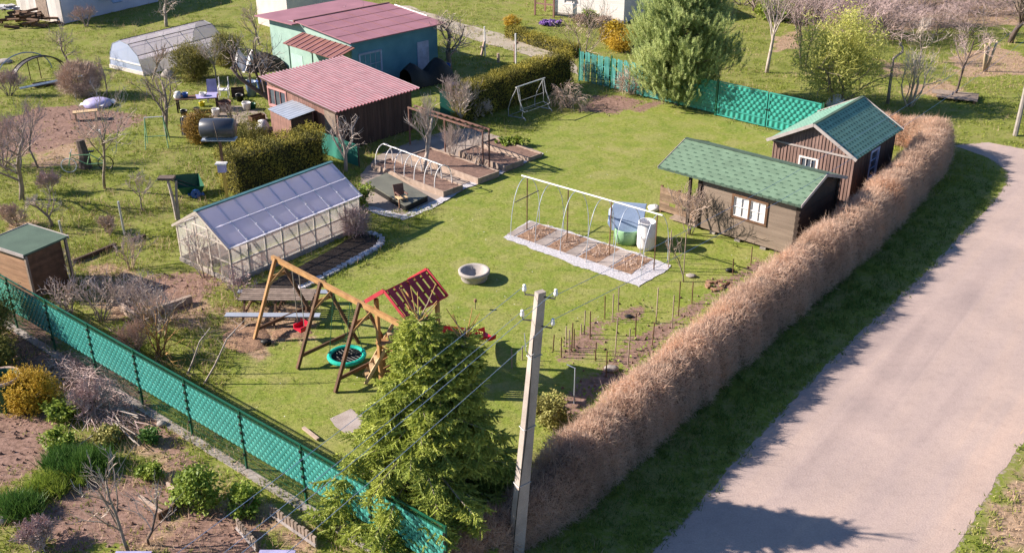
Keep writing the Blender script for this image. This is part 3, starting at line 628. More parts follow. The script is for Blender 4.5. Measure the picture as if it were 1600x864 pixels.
for x in (t/2, GL-t/2):
    f.bx(x-.024, x+.024, .05, GW-.05, GE-.05, GE-.004); f.bx(x-.022, x+.022, .05, GW-.05, .80, .84)
    for k in range(1, 5):
        y = GW*k/5; f.box((x, y, (.14 + GE + (GR-GE)*(1-abs(y-GW/2)/(GW/2)) - .1)/2), (.045, .045, GE + (GR-GE)*(1-abs(y-GW/2)/(GW/2)) - .24))
for s in (.5,): 
    for sg in (0, 1):
        y = GW/4 if sg == 0 else GW*3/4; f.beam((0, y, (GE+GR)/2-.03), (GL, y, (GE+GR)/2-.03), .05, .03)
f.build('frame', M['poly_frame'], gh)
pr = MB().slab([(-.1,-.1,GE-.06),(GL+.1,-.1,GE-.06),(GL+.1,GW/2,GR+.012),(-.1,GW/2,GR+.012)], .012).build('roof_panel', M['poly_roof'], gh)
pr2 = MB().slab([(GL+.1,GW+.1,GE-.06),(-.1,GW+.1,GE-.06),(-.1,GW/2,GR+.012),(GL+.1,GW/2,GR+.012)], .012).build('roof_panel', M['poly_back'], gh)
sl_ = GR + .07 - GE; ww = MB()
def on_roof(y): return GE - .06 + (GR + .072 - GE) * (y + .1) / (GW/2 + .1)
for k in range(nb+1):
    x = GL*k/nb; ww.beam((x, -.09, on_roof(-.09)+.012), (x, GW/2-.05, on_roof(GW/2-.05)+.012), .075, .012)
ww.beam((-.08, GW/4, on_roof(GW/4)+.02), (GL+.08, GW/4, on_roof(GW/4)+.02), .03, .012); ww.beam((-.1, -.09, on_roof(-.09)+.02), (GL+.1, -.09, on_roof(-.09)+.02), .05, .015)
ww.build('glazing_strip', film('pale plastic strip', (.97,.97,1.0), .25, .3, .9), pr)
bo = MB()
for k in range(nb+1):
    for y in (0, .4, GW/4, 1.2): bo.box((GL*k/nb, y, on_roof(y)+.028), (.028, .028, .02))
bo.build('screws', M['white'], pr)
MB().beam((-.12, GW/2+.03, GR+.05), (GL+.12, GW/2+.03, GR+.05), .17, .05).build('ridge_cap', M['ridgecap'], gh)
for y in (-.012, GW+.004): MB().bx(.01, GL-.01, y, y+.008, .142, GE-.07).build('wall_panel', M['poly_wall'], gh)
for x in (-.012, GL+.004):
    mb = MB(); mb.add([(x,.01,.142),(x,GW-.01,.142),(x,GW-.01,GE-.05),(x,GW/2,GR-.03),(x,.01,GE-.05)], [(0,1,2,3,4)]); mb.build('gable_panel', M['poly_wall'], gh)
dr = MB().bx(-.04,-.02,1.15,1.2,.16,1.95).bx(-.04,-.02,2.05,2.1,.16,1.95).bx(-.04,-.02,1.2,2.05,1.90,1.95).bx(-.04,-.02,1.2,2.05,.9,.95).bx(-.04,-.02,1.2,2.05,.16,.22).build('door', M['poly_frame'], gh)
MB().box((-.06, 2.0, 1.05), (.03, .03, .12)).build('handle', M['dark_steel'], dr)
tr = MB(); tr.beam((-.11, -.1, GE-.06), (-.11, GW/2, GR+.02), .025, .09); tr.beam((-.11, GW/2, GR+.02), (-.11, GW+.1, GE-.06), .025, .09); tr.build('verge_trim', M['poly_frame'], gh)
MB().bx(.3, GL-.3, .2, 1.25, .0, .17).bx(.3, GL-.3, 2.0, GW-.2, .0, .17).build('planting_bed', M['soil'], gh)
# blue grey edging stones round the bed beside the greenhouse
mb = MB(); path = W([(430,470),(462,455),(490,441),(520,425),(550,409),(580,393),(592,384),(598,376),(590,368),(575,364)])
for a, b in zip(path[:-1], path[1:]):
    m_ = max(1, int((b-a).length/.22))
    for k in range(m_):
        p = a.lerp(b, (k+.5)/m_); mb.box((p.x + R_.uniform(-.03,.03), p.y + R_.uniform(-.03,.03), .03), (.22, .26, .09), R_.uniform(0, 1))
tag(mb.build('stone_edging', M['gravel'], None), 'curved edging of pale stones round the dark greenhouse bed', 'stone edging')
# ------------------------------------------------------------------ corrugated shed
def corrugated(p0, du, dv, lu, lv, pitch, amp, name, m, parent, th=.0):
    "waves run along du (lu long), repeat along dv"
    n = int(lv / pitch) * 6; mb = MB(); k = np.arange(n+1); d = k/n*lv; nn = np.cross(du, dv); nn = nn/np.linalg.norm(nn)
    z = amp*np.sin(2*PI*d/pitch)
    a = np.array(p0) + d[:, None]*np.array(dv) + z[:, None]*nn; b = a + np.array(du)*lu; i = np.arange(n)
    mb.add(np.concatenate([a, b]), [np.stack([i, n+1+i, n+2+i, i+1], 1)]); return mb.build(name, m, parent, True)
sh = thing('corrugated_shed', 'low wooden shed under a big pinkish red corrugated roof', 'shed', (-13.1, 52.8, 0), -.735)
dz = -.6/6.2; ln = math.hypot(1, dz)
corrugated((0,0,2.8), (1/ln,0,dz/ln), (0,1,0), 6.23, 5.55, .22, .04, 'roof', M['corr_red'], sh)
ht = lambda x: 2.72 - .6*x/6.2
wl = MB(); planks_v(wl, .25, 5.9, .35, ht, 0, .16, .04, [(.35, 1.75, 1.35, 2.2)]); wl.build('front_wall', M['redwall'], sh)
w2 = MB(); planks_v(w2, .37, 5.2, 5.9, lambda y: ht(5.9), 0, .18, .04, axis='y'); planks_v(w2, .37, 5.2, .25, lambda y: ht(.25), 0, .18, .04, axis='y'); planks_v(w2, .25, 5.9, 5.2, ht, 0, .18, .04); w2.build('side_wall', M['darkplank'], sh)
window(sh, .35, 1.75, .35, 1.35, 2.2, 'pinkframe', nx=3, nz=1, fw=.1)
MB().bx(4.9, 5.75, .29, .325, .1, 2.1).build('door', M['greywood'], sh)
mb = MB(); mb.beam((.1, .1, 2.72), (6.1, .1, 2.14), .06, .12); mb.beam((.1, 5.4, 2.72), (6.1, 5.4, 2.14), .06, .12); mb.build('rafter', M['darkplank'], sh)
bxs = thing('tool_locker', 'small reddish plank locker with a bluish ribbed metal lid', 'locker', (-12.12, 50.62, 0), -.887)
wl = MB(); planks_h(wl, 0, 2.05, .04, 0, 1.72, .2, .04); planks_h(wl, 0, 2.05, 1.26, 0, 1.9, .2, .04); wl.build('wall', M['redwall'], bxs)
w2 = MB(); planks_h(w2, .06, 1.24, .02, 0, 1.74, .2, .04, axis='y'); planks_h(w2, .06, 1.24, 2.03, 0, 1.74, .2, .04, axis='y'); w2.build('side_wall', M['darkplank'], bxs)
corrugated((-.1,-.12,1.76), (0,.991,.13), (1,0,0), 1.5, 2.25, .28, -.018, 'lid', M['zinc'], bxs)
gs = thing('green_sheet_screen', 'low dark green sheet screen at the foot of the corrugated shed', 'screen', G(497, 238), math.atan2((G(560,262)-G(497,238)).y, (G(560,262)-G(497,238)).x))
Ls = (G(560,262)-G(497,238)).length; woven(Ls, .05, 1.15, 1, .9, .03).build('sheet', M['greensheet'], gs)
for k in range(3): MB().box((Ls*k/2, .06, .6), (.05, .05, 1.2)).build('post', M['dark_steel'], gs)
# ------------------------------------------------------------------ red-roofed house
hr = .775; ho = Vector((-9.19, 59.14, 0))
hs = thing('red_roof_house', 'turquoise house with a wide faded red roof and brown porch roof', 'house', ho, hr)
LX, D1, D2 = 7.2, 5.6, 4.2; E1, RR, E2 = 2.95, 3.3, 3.0
rf = MB(); rf.slab([(0,0,E1),(LX,0,E1),(LX,D1,RR),(0,D1,RR)], .06); rf.slab([(LX,D1+D2,E2),(-.2,D1+D2,E2),(-.2,D1+.02,RR-.18),(LX,D1+.02,RR-.18)], .06); ro = rf.build('roof', M['roof_red'], hs)
mb = MB()
for k in range(1, 7): mb.bx(LX*k/7-.012, LX*k/7+.012, 0, .001, 0, .001)
sm = MB(); fz = lambda y: E1 + (RR-E1)*y/D1
for y in (1.4, 2.8, 4.2): sm.beam((0, y, fz(y)+.008), (LX, y, fz(y)+.008), .03, .014)
for k in range(1, 6): sm.beam((LX*k/6, 0, E1+.006), (LX*k/6, D1, RR+.006), .025, .012)
sm.build('roof_seam', M['roof_brown'], ro)
MB().beam((-.05, D1+.02, RR-.02), (LX+.05, D1+.02, RR-.02), .12, .14).build('ridge_board', M['roof_brown'], ro)
MB().beam((LX+.02, 1.8, fz(1.8)+.02), (LX+.02, D1-.6, fz(D1-.6)+.02), .06, .08).build('edge_flashing', M['white'], ro)
w_ = MB(); w_.bx(.35, LX-.35, .45, .6, 0, E1-.02); w_.bx(LX-.5, LX-.35, .6, 9, 0, E1); w_.build('wall', M['teal_wall'], hs)
w_ = MB().bx(.35, .5, .6, 9, 0, E1).bx(.5, LX-.5, 9, 9.1, 0, E1)
w_.add([(.34,.6,E1),(.34,D1,RR-.1),(.34,9,E2-.1)], [(2,1,0)]); w_.build('side_wall', M['mint'], hs)
window(hs, .9, 2.4, .45, .7, 2.0, 'blueframe', nx=4, nz=2, fw=.09)
MB().bx(5.2, 6.1, .40, .44, .05, 2.0).build('door', M['blueframe'], hs)
pr = MB(); pr.slab([(-1.15,.05,2.22),(.3,.05,2.62),(.3,5.3,2.62),(-1.15,5.3,2.22)], .05); po = pr.build('porch_roof', M['roof_brown'], hs)
mb = MB()
for k in range(10): mb.beam((-1.15, .3+k*.52, 2.245), (.3, .3+k*.52, 2.645), .05, .03)
mb.build('roof_rib', M['roof_red'], po)
for y in (.4, 2.6, 5.0): MB().box((-.95, y, 1.12), (.1, .1, 2.24)).build('porch_post', M['mint'], hs)
MB().box((-.95, 4.2, 1.0), (.03, 1.2, 1.4)).build('porch_screen', M['mint'], hs)
ob = thing('whitewashed_outhouse', 'white walled outbuilding with grey roof peeping out behind the red roof', 'outbuilding', G(452, 52), .775)
MB().bx(0, 5, 0, 4, 0, 2.7).build('wall', M['whitewash'], ob); rf = MB(); rf.slab([(-.3,-.3,2.75),(5.3,-.3,2.75),(5.3,2,3.5),(-.3,2,3.5)], .07); rf.slab([(5.3,4.3,2.75),(-.3,4.3,2.75),(-.3,2,3.5),(5.3,2,3.5)], .07); rf.build('roof', M['greyroof'], ob)
# ------------------------------------------------------------------ white house and blue barn at the top edge
wa, wb = G(864, 24), G(974, 38); wr = math.atan2((wb-wa).y, (wb-wa).x); wL = (wb-wa).length
wh = thing('white_house', 'white clapboard house with a window above flower borders, top of the picture', 'house', wa, wr)
mb = MB(); planks_h(mb, 0, wL, .03, .25, 3.0, .16, .04, [(.9, 2.2, .95, 2.3)]); mb.build('front_wall', M['white_wall'], wh)
MB().bx(.03, wL-.03, .06, 6.5, 0, 3.0).build('wall', M['whitewash'], wh); MB().bx(0, wL, .0, .05, 0, .24).build('plinth', M['concrete'], wh)
window(wh, .95, 2.15, .05, 1.0, 2.2, 'white', nx=2, nz=1, fw=.09)
rf = MB(); rf.slab([(-.4,-.4,2.95),(wL+.4,-.4,2.95),(wL+.4,3.3,4.6),(-.4,3.3,4.6)], .08); rf.slab([(wL+.4,7,2.95),(-.4,7,2.95),(-.4,3.3,4.6),(wL+.4,3.3,4.6)], .08); rf.build('roof', M['greyroof'], wh)
pg = thing('wooden_pergola', 'reddish wooden pergola frame beside the white house', 'pergola', G(836, 24), wr)
for x, y in ((0,0),(1.6,0),(0,1.6),(1.6,1.6)): MB().box((x, y, 1.1), (.12, .12, 2.2)).build('post', M['redwall'], pg)
for z in (.9, 2.2): MB().beam((0,0,z), (1.6,0,z), .08, .1).build('rail', M['redwall'], pg)
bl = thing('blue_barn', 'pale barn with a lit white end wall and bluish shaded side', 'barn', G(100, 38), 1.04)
bcol = mat('shade blue boarding', (.40,.42,.52), (.33,.35,.45), 1.2, .7)  # blue shade of the side away from the sun, put into the wall colour
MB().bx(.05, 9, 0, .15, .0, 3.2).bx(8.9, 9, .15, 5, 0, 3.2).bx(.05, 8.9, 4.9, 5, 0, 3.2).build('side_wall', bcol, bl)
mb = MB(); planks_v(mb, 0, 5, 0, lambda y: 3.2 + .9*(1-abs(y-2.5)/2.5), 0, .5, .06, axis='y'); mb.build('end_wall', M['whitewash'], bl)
MB().bx(-.06, -.035, 1.5, 2.7, .1, 1.9).build('door', M['greywood'], bl)
rf = MB(); rf.slab([(-.3,-.4,3.1),(9.3,-.4,3.1),(9.3,2.5,4.2),(-.3,2.5,4.2)], .07); rf.slab([(9.3,5.4,3.1),(-.3,5.4,3.1),(-.3,2.5,4.2),(9.3,2.5,4.2)], .07); rf.build('roof', M['greyroof'], bl)
MB().slab([(3.6,-1.3,1.0),(4.4,-1.4,1.0),(4.4,0,2.5),(3.6,0,2.5)], .08).build('ramp', M['bluegrey'], bl)
lg = thing('log_pile', 'heap of brown firewood and brush beside the pale barn, under a cream sheet', 'wood pile', G(40, 40))
mb = MB()
for k in range(60):
    x, y = R_.gauss(0, .9), R_.gauss(.2, .6); z = max(.1, 1.1 - .5*math.hypot(x/1.2, y/.8) + R_.uniform(-.2, .1)); a = R_.uniform(-.6, .6)
    mb.tube([(x-.5*math.cos(a), y-.5*math.sin(a), z), (x+.5*math.cos(a), y+.5*math.sin(a), z+R_.uniform(-.2,.2))], R_.uniform(.06, .12), 6)
mb.build('logs', M['brownwood'], lg)
mb = MB(); cards(mb, np.column_stack([NP.normal(-1.5, .5, 60), NP.normal(.3, .3, 60), 1.2 + NP.normal(0, .06, 60)]), .4, .3, NP.random(60), up=3); mb.build('cover', M['curtain'], lg)
# ------------------------------------------------------------------ timber shed by the front fence
q = [G(36,398.6,1.95), G(105.7,368.5,1.95), G(60,354.8,1.95)]
tr_ = math.atan2((q[1]-q[0]).y, (q[1]-q[0]).x); lx = (q[1]-q[0]).length; ly = (q[2]-q[1]).length
ts = thing('timber_shed', 'orange brown timber shed with a flat green grey felt roof, by the fence', 'shed', (q[0].x, q[0].y, 0), tr_)
ly = max(ly, 2.2)
for xx in (.18, lx-.18): w_ = MB(); planks_h(w_, .25, ly-.2, xx, .05, 1.85, .13, .045, axis='y'); w_.build('side_wall', M['timber'], ts)
for yy in (.22, ly-.2): w_ = MB(); planks_h(w_, .2, lx-.2, yy, .05, 1.85, .13, .045); w_.build('front_wall', M['brownwood'], ts)
ro = MB().bx(0, lx, 0, ly, 1.87, 1.94).build('roof', M['bitumen'], ts)
MB().bx(-.03, -.002, -.03, ly+.03, 1.84, 1.965).bx(lx+.002, lx+.03, -.03, ly+.03, 1.84, 1.965).bx(0, lx, ly+.002, ly+.03, 1.84, 1.965).build('fascia', M['trim_grey'], ro)
for x in (.1, lx-.1): MB().box((x, .05, .92), (.09, .09, 1.84)).build('post', M['greywood'], ts)
# ------------------------------------------------------------------ polytunnel
pt = thing('foil_tunnel', 'angular plastic film tunnel with a bluish end wall on the far lawn', 'polytunnel', (-22.6, 62.95, 0), .97)
PL = 6.6; prof = [(0,0),(.35,1.15),(1.1,1.75),(1.9,1.9),(2.7,1.6),(3.1,.95),(3.3,0)]
mb = MB(); mb.add([(x, y, z) for x in (0, PL) for y, z in prof], [(i, 7+i, 8+i, i+1) for i in range(6)]); mb.build('film', M['foil'], pt)
mb = MB(); mb.add([(0, y, z) for y, z in prof], [(6,5,4,3,2,1,0)]); mb.build('end_film', M['foil_blue'], pt)
mb = MB(); mb.add([(PL, y, z) for y, z in prof], [(0,1,2,3,4,5,6)]); mb.build('end_film', M['foil'], pt)
f = MB()
for k in range(6): f.tube([(PL*k/5, y, z+.01) for y, z in prof], .022, 5)
f.build('hoop', M['steel'], pt); f = MB()
for y, z in prof[1:6]: f.tube([(0, y, z+.02), (PL, y, z+.02)], .024, 5)
f.build('purlin', M['dark_steel'], pt); MB().bx(-.06, 0, 0, 3.3, 0, .22).build('sill', M['whitewash'], pt)
mb = MB(); mb.beam((-.03, .15, .62), (-.03, 3.15, .62), .02, .10); mb.build('band', M['white'], pt)
# ------------------------------------------------------------------ swing set and play tower
sw = thing('swing_set', 'wooden swing frame with three A-shaped leg pairs and a long pale top beam', 'swing set', (-7.9, 31.40, 0), -.772)
MB().beam((-.15, 0, 2.65), (6.65, 0, 2.65), .11, .15).build('top_beam', M['pinewood'], sw)
for i, x in enumerate((.12, 2.62, 4.6)):
    for s in (-1, 1):
        MB().beam((x, s*.06, 2.72), (x + .05*s, s*1.2, 0), .10, .10).build('leg', M['pinewood' if (i == 0 and s < 0) else 'brownwood'], sw)
    MB().beam((x-.09, -1.02, .38), (x-.09, 1.02, .42), .05, .12).build('cross_bar', M['brownwood'], sw)
    MB().beam((x-.08, -.34, 2.05), (x-.08, .34, 2.05), .05, .12).build('upper_tie', M['pinewood'], sw)
    MB().beam((x+.5, 0, 2.6), (x+.02, -.42, 1.85), .07, .07).build('brace', M['pinewood'], sw)
xc = .95
seat = thing('child_swing', 'red child swing seat hanging on two pale ropes', 'swing', (0, 0, 0)); seat.location = sw.matrix_basis @ Vector((0, 0, 0)); seat.rotation_euler = (0, 0, -.772)
mb = MB(); mb.bx(xc, xc+.42, -.17, .17, .42, .47).bx(xc, xc+.42, .13, .17, .47, .72).bx(xc, xc+.04, -.17, .13, .47, .6).bx(xc+.38, xc+.42, -.17, .13, .47, .6); mb.build('seat', M['red'], seat)
for x in (xc+.02, xc+.40): MB().tube([(x, 0, .6), (x, 0, 2.57)], .014, 5).build('rope', M['rope'], seat)
ns = thing('nest_swing', 'round turquoise nest swing with a black mesh centre', 'swing', (0, 0, 0)); ns.rotation_euler = (0, 0, -.772)
ns.location = sw.location; nx_, nr_ = 3.62, .56
ring = lambda r, z, n=33: [(nx_ + r*math.cos(2*PI*k/(n-1)), r*math.sin(2*PI*k/(n-1)), z) for k in range(n)]
MB().tube(ring(nr_, .42), .075, 8, False).build('ring', M['turq'], ns)
mb = MB()
for k in range(9):
    a = (k - 4)*.115; c = math.sqrt(max(.01, nr_**2 - a*a))
    mb.tube([(nx_+a, -c, .42), (nx_+a, 0, .36), (nx_+a, c, .42)], .011, 4).tube([(nx_-c, a, .42), (nx_, a, .36), (nx_+c, a, .42)], .011, 4)
mb.tube(ring(.26, .37, 21), .02, 5, False); mb.lathe([(0, .352), (.25, .362), (.45, .39), (.5, .41)], 20, (nx_, 0, 0)); mb.build('mesh', M['black'], ns)
for sx in (-1, 1):
    for sy_ in (-1, 1): MB().tube([(nx_+sx*.4, sy_*.38, .44), (nx_+sx*.42, 0, 2.57)], .012, 5).build('rope', M['greenplastic'], ns)
tw = thing('play_tower', 'wooden play tower with red slatted roof and ladder, half hidden by the spruce', 'play tower', (-3.2, 28.1, 0), -.69)
pts = [(-.62,-.68),(.62,-.68),(-.62,.68),(.62,.68)]
for x, y in pts: MB().bx(x-.055, x+.055, y-.055, y+.055, 0, 2.95).build('post', M['pinewood'], tw)
MB().bx(-.7, .7, -.75, .75, 1.38, 1.44).build('deck', M['pinewood'], tw)
for n_, (a, b) in enumerate((((-.56, .70), (.56, .70)), ((.64, -.62), (.64, .62)))):
    mb = MB()
    for k in range(9):
        t = (k+.5)/9; x = a[0] + (b[0]-a[0])*t; y = a[1] + (b[1]-a[1])*t; mb.box((x, y, 1.74), (.09 if n_ == 0 else .02, .02 if n_ == 0 else .09, .6))
    mb.beam((a[0], a[1]+.0, 2.07), (b[0], b[1], 2.07), .05, .05); mb.build('railing', M['pinewood'], tw)
mb = MB(); hw, ez, rz_ = .82, 2.88, 3.5
for s in (-1, 1):
    n = 6
    for k in range(n):
        y = -.85 + 1.7*(k+.5)/n
        if s > 0: mb.beam((.02*s, y, rz_), (hw*s, y, ez), .205, .022)
    if s < 0: mb.slab([(0,-.9,rz_+.01),(0,.9,rz_+.01),(-hw,.9,ez),(-hw,-.9,ez)], .022)
for y in (-.92, .92):
    for s in (-1, 1): mb.beam((0, y, rz_+.03), (s*hw*1.03, y, ez), .03, .12)
for t in (.12, .55, .97): mb.beam((hw*t, -.9, rz_ - (rz_-ez)*t - .035), (hw*t, .9, rz_ - (rz_-ez)*t - .035), .05, .05)
mb.build('roof', M['red_wood'], tw)
Rl = [Vector((-3.55, 28.3, 1.95)), Vector((-4.66, 28.1, 0))]; sdv = Vector((.22, -.97, 0)) * .27
inv = Matrix.Rotation(.69, 3, 'Z'); loc = lambda p: tuple(inv @ (Vector(p) - Vector((-3.2, 28.1, 0))))
lad = MB()
for s in (-1, 1): lad.beam(loc(Rl[0] + sdv*s), loc(Rl[1] + sdv*s), .05, .10)
ladr = lad.build('ladder', M['lightwood'], tw)
for k in range(6):
    p = Rl[1].lerp(Rl[0], (k+.6)/7.2); MB().beam(loc(p - sdv), loc(p + sdv), .14, .04).build('rung', M['lightwood'], ladr)
for k in range(5): MB().bx(-.6, .5, -.75 - .2*k - .18, -.75 - .2*k, .02, 1.2 - .25*k) if 0 else None
mb = MB()
for k in range(4): mb.bx(-.72 - .0, -.68, -.6, .6, .12 + k*.32, .38 + k*.32)
mb.build('side_boards', M['pinewood'], tw)
s0, s1 = Vector((-2.72, 28.85, 1.42)), Vector((-.72, 30.38, .2)); sv = (s1-s0); sn = Vector((-sv.y, sv.x, 0)).normalized()
mb = MB(); P = []
for k in range(11):
    t = k/10; c = s0 + Vector((sv.x*t, sv.y*t, -1.22*(t**.85 if t < .9 else .915 + .02*(t-.9)*0)))
    for o, dz_ in ((-.33, .18), (-.30, 0), (.30, 0), (.33, .18)): P.append(loc(c + sn*o + Vector((0, 0, dz_))))
F = [(k*4+j, k*4+j+1, (k+1)*4+j+1, (k+1)*4+j) for k in range(10) for j in range(3)]; mb.add(P, np.array(F)); sl2 = mb.build('slide', M['red'], tw)
# picnic bench with slatted top
pk0, pk1 = G(352, 491, .45), G(500, 492, .45); pa = math.atan2((pk1-pk0).y, (pk1-pk0).x)
pk = thing('picnic_bench', 'slatted wooden garden bench table with pale bluish seat boards beside the greenhouse', 'bench', (pk0.x, pk0.y, 0), pa); pL = (pk1-pk0).length
for y, nm in ((0, 'seat'), (1.75, 'seat')): MB().bx(0, pL, y-.14, y+.14, .41, .45).build(nm, M['trim_grey'] if 0 else M['zinc'], pk)
mb = MB()
for k in range(6): mb.bx(.35, pL-.35, .5 + k*.15, .5 + k*.15 + .10, .72, .76)
mb.build('tabletop', M['greywood'], pk)
for x in (.55, pL/2, pL-.55):
    for s in (-1, 1): MB().beam((x, .875 + s*.25, .71), (x, .875 + s*.85, 0), .06, .09).build('leg', M['brownwood'], pk)
    MB().bx(x+.04, x+.09, -.1, 1.85, .32, .40).build('support_beam', M['brownwood'], pk)
def mound(name, label, cat, poly, h, m, seed=3):
    P = jag(poly, .06, .22, seed); n = len(P); cx = sum(p[0] for p in P)/n; cy = sum(p[1] for p in P)/n; V = []; F = []
    R = 6; rg = random.Random(seed)
    for r in range(R):
        t = 1 - r/R
        for x, y in P: V.append((cx + (x-cx)*t, cy + (y-cy)*t, h*(1-t**2.2) + (rg.uniform(-.02,.03) if r else -.03)))
    for r in range(R-1):
        for k in range(n): F.append((r*n+k, r*n+(k+1) % n, (r+1)*n+(k+1) % n, (r+1)*n+k))
    mb = MB(); V.append((cx, cy, h)); mb.add(V, np.array(F)); b = mb.n - len(V)
    mb.F.setdefault(3, []).append(np.array([(b+(R-1)*n+k, b+(R-1)*n+(k+1) % n, b+len(V)-1) for k in range(n)]))
    return tag(mb.build(name, m, None, True), label, cat)
mound('chip_heap', 'round flat heap of pinkish wood chips near the left swing leg', 'chip heap', W([(346,522),(372,505),(410,506),(423,525),(412,545),(378,552),(350,542)]), .10, M['mulch'])
mound('sand_patch', 'pale sandy patch with spilled chips under the slatted bench', 'sand patch', W([(440,512),(480,508),(490,520),(470,528),(448,526),(425,530),(420,518)]), .05, M['mulch'], 5)
sheet_ = struct(sheet('stone_slab', W([(515,655),(548,640),(566,650),(566,668),(545,680),(522,668)]), .035, M['slabs'], .05, .2)); sheet_['kind'] = 'structure'
def rock(name, label, p, r, m='stone', seed=1, sq=.6):
    rg = np.random.default_rng(seed); bm = MB(); n, k = 10, 6
    V = [];
    for i in range(k+1):
        for j in range(n):
            th = PI*i/k; ph = 2*PI*j/n; rr = r*(1 + rg.normal(0, .10)); V.append((rr*math.sin(th)*math.cos(ph), rr*math.sin(th)*math.sin(ph)*.8, rr*sq*math.cos(th) + r*sq*.6))
    bm.add(V, np.array([(i*n+j, (i+1)*n+j, (i+1)*n+(j+1) % n, i*n+(j+1) % n) for i in range(k) for j in range(n)]))
    o = bm.build(name, M[m], None, True); o.location = (p[0], p[1], 0); return tag(o, label, 'stone')
rock('dark_stone', 'dark stone at the foot of the left swing leg', G(416, 537), .19, 'black', 3)
# fire bowl
fb = G(741, 436); 
tag(MB().lathe([(.0,.10),(.22,.10),(.38,.20),(.46,.36),(.56,.40),(.60,.37),(.59,.26),(.53,.22),(.50,.20),(.50,.05),(.47,0)], 28, (fb.x, fb.y, 0)).build('fire_bowl', M['pale_con'], None, True), 'round grey concrete fire bowl standing on the lawn', 'fire bowl')
sl3 = thing('solar_light', 'tiny garden light with an orange top on the lawn below the fire bowl', 'garden light', G(743, 483)); MB().tube([(0,0,0),(0,0,.3)], .012, 6).build('stake', M['dark_steel'], sl3); MB().lathe([(0,.42),(.05,.4),(.06,.3),(.03,.28)], 10).build('lamp_head', M['timber'], sl3)
# ------------------------------------------------------------------ tunnel bed with hoops
c0, c1, c2, c3 = G(800,368), G(838,350), G(1040,413), G(1000,440)
ta = math.atan2((c2-c1).y, (c2-c1).x); mid0 = (c0+c1)/2; TL = ((c2+c3)/2 - mid0).length; TW = 1.75
tb = mid0
lx_, ly_ = Vector((math.cos(ta), math.sin(ta), 0)), Vector((-math.sin(ta), math.cos(ta), 0))
tp = lambda x, y: (tb + lx_*x + ly_*y)
struct(sheet('gravel_border', W([(786,371),(800,362),(828,344),(848,350),(935,376),(1048,414),(1042,424),(998,449),(900,415)]), .010, M['gravel'], .08, .15))
for k in range(4):
    x0 = .18 + k*(TL-.2)/4; x1 = x0 + (TL-.2)/4
    struct(sheet('plot_soil', [tp(x0, -.80), tp(x0+.95, -.80), tp(x0+.95, .82), tp(x0, .82)], .022, M['mulch'], .05, .2, seed=k))
    sl4 = tag(MB().box((0,0,.012), (.52, 1.62, .03)).build('stepping_slab', M['slabs'], None), 'pale concrete slab between the plots of the hooped bed', 'slab', 'slabs in the hooped bed'); sl4.location = tp(x0+1.22 if k < 3 else x0-.1-.0, 0); sl4.rotation_euler = (0, 0, ta)
    if k == 3: sl4.location = tp(-.08, 0); sl4.scale = (.7, 1, 1)
ht_ = thing('hoop_frame', 'open tunnel frame of grey hoops under a white ridge tube over four plots', 'tunnel frame', tb, ta)
MB().tube([(-.15, 0, 2.36), (TL+.15, 0, 2.36)], .034, 8).build('ridge_tube', M['white'], ht_)
for k in range(6):
    x = .05 + (TL-.1)*k/5; pt_ = [(x + .02*math.sin(3*t), .98*math.cos(t), 2.33*math.sin(t)**.8) for t in np.linspace(0, PI, 17)]
    MB().tube(pt_, .014, 5).build('hoop', M['zinc'], ht_)
for k in range(4): MB().box((.1 + (TL-.2)*k/3, .05, 1.17), (.035, .035, 2.34)).build('post', M['brownwood'], ht_)
MB().beam((.1, -.75, 1.5), (.1, .85, 1.5), .03, .03).build('tie', M['dark_steel'], ht_)
for k in range(4):
    q = np.column_stack([NP.normal(.55, .22, 90), NP.normal(0, .35, 90), np.zeros(90) + .02]); base = tp(.18 + k*(TL-.2)/4, 0)
    mb = MB(); cs, sn = math.cos(ta), math.sin(ta); q2 = np.column_stack([q[:,0]*cs - q[:,1]*sn + base.x, q[:,0]*sn + q[:,1]*cs + base.y, q[:,2]])
    twigs(mb, q2, unit(NP.normal(size=(90,3))*.6 + [0,0,.7]), .2 + .3*NP.random(90), .010, NP.random(90)); cards(mb, (q2 + NP.normal(0, .12, (90,3))*[1,1,.2] + [0,0,.03])[:30], .035, .03, NP.random(30))
    tag(mb.build('withered_plants', M['twig_brown'], None), ['tuft of withered stalks in the first plot of the hooped bed, furthest left','tuft of withered stalks in the second plot of the hooped bed','tuft of withered stalks in the third plot of the hooped bed','tuft of withered stalks in the last plot of the hooped bed, nearest the hedge'][k], 'dead plants', 'withered plants in the hooped bed')
# barrel and bin
bp = G(1009, 387); brl = thing('white_barrel', 'open white plastic barrel at the end of the hooped bed', 'barrel', bp)
MB().lathe([(0,.04),(.30,.04),(.31,1.14),(.335,1.16),(.35,1.13),(.345,1.02),(.37,.95),(.37,.6),(.38,.57),(.37,.54),(.37,.15),(.33,0),(0,0)], 28).build('body', M['white'], brl, True)
bn = G(980, 376); cbn = thing('compost_tub', 'pale green tub with a big blue grey lid tilted upright behind the white barrel', 'tub', bn, -.25)
MB().lathe([(0,.1),(.46,.1),(.55,.62),(.58,.62),(.58,.56),(.50,0),(0,0)], 24).build('tub', M['palegreen'], cbn, True)
mb = MB(); P0 = [(-.62,-.28,.52),(.60,-.28,.48),(.66,.10,1.58),(-.64,.12,1.55)]; mb.slab(P0, .05)
for a, b in ((0,3),(3,2),(2,1)): mb.slab([Vector(P0[a]), Vector(P0[b]), Vector(P0[b]) + Vector((0,.30,-.06)), Vector(P0[a]) + Vector((0,.30,-.06))], .03)
mb.add([(-.80,-.2,.75),(-.64,-.28,.55),(-.64,.1,1.5),(-.82,.1,1.25)], [(0,1,2,3)]); mb.build('lid', M['bluegrey'], cbn)
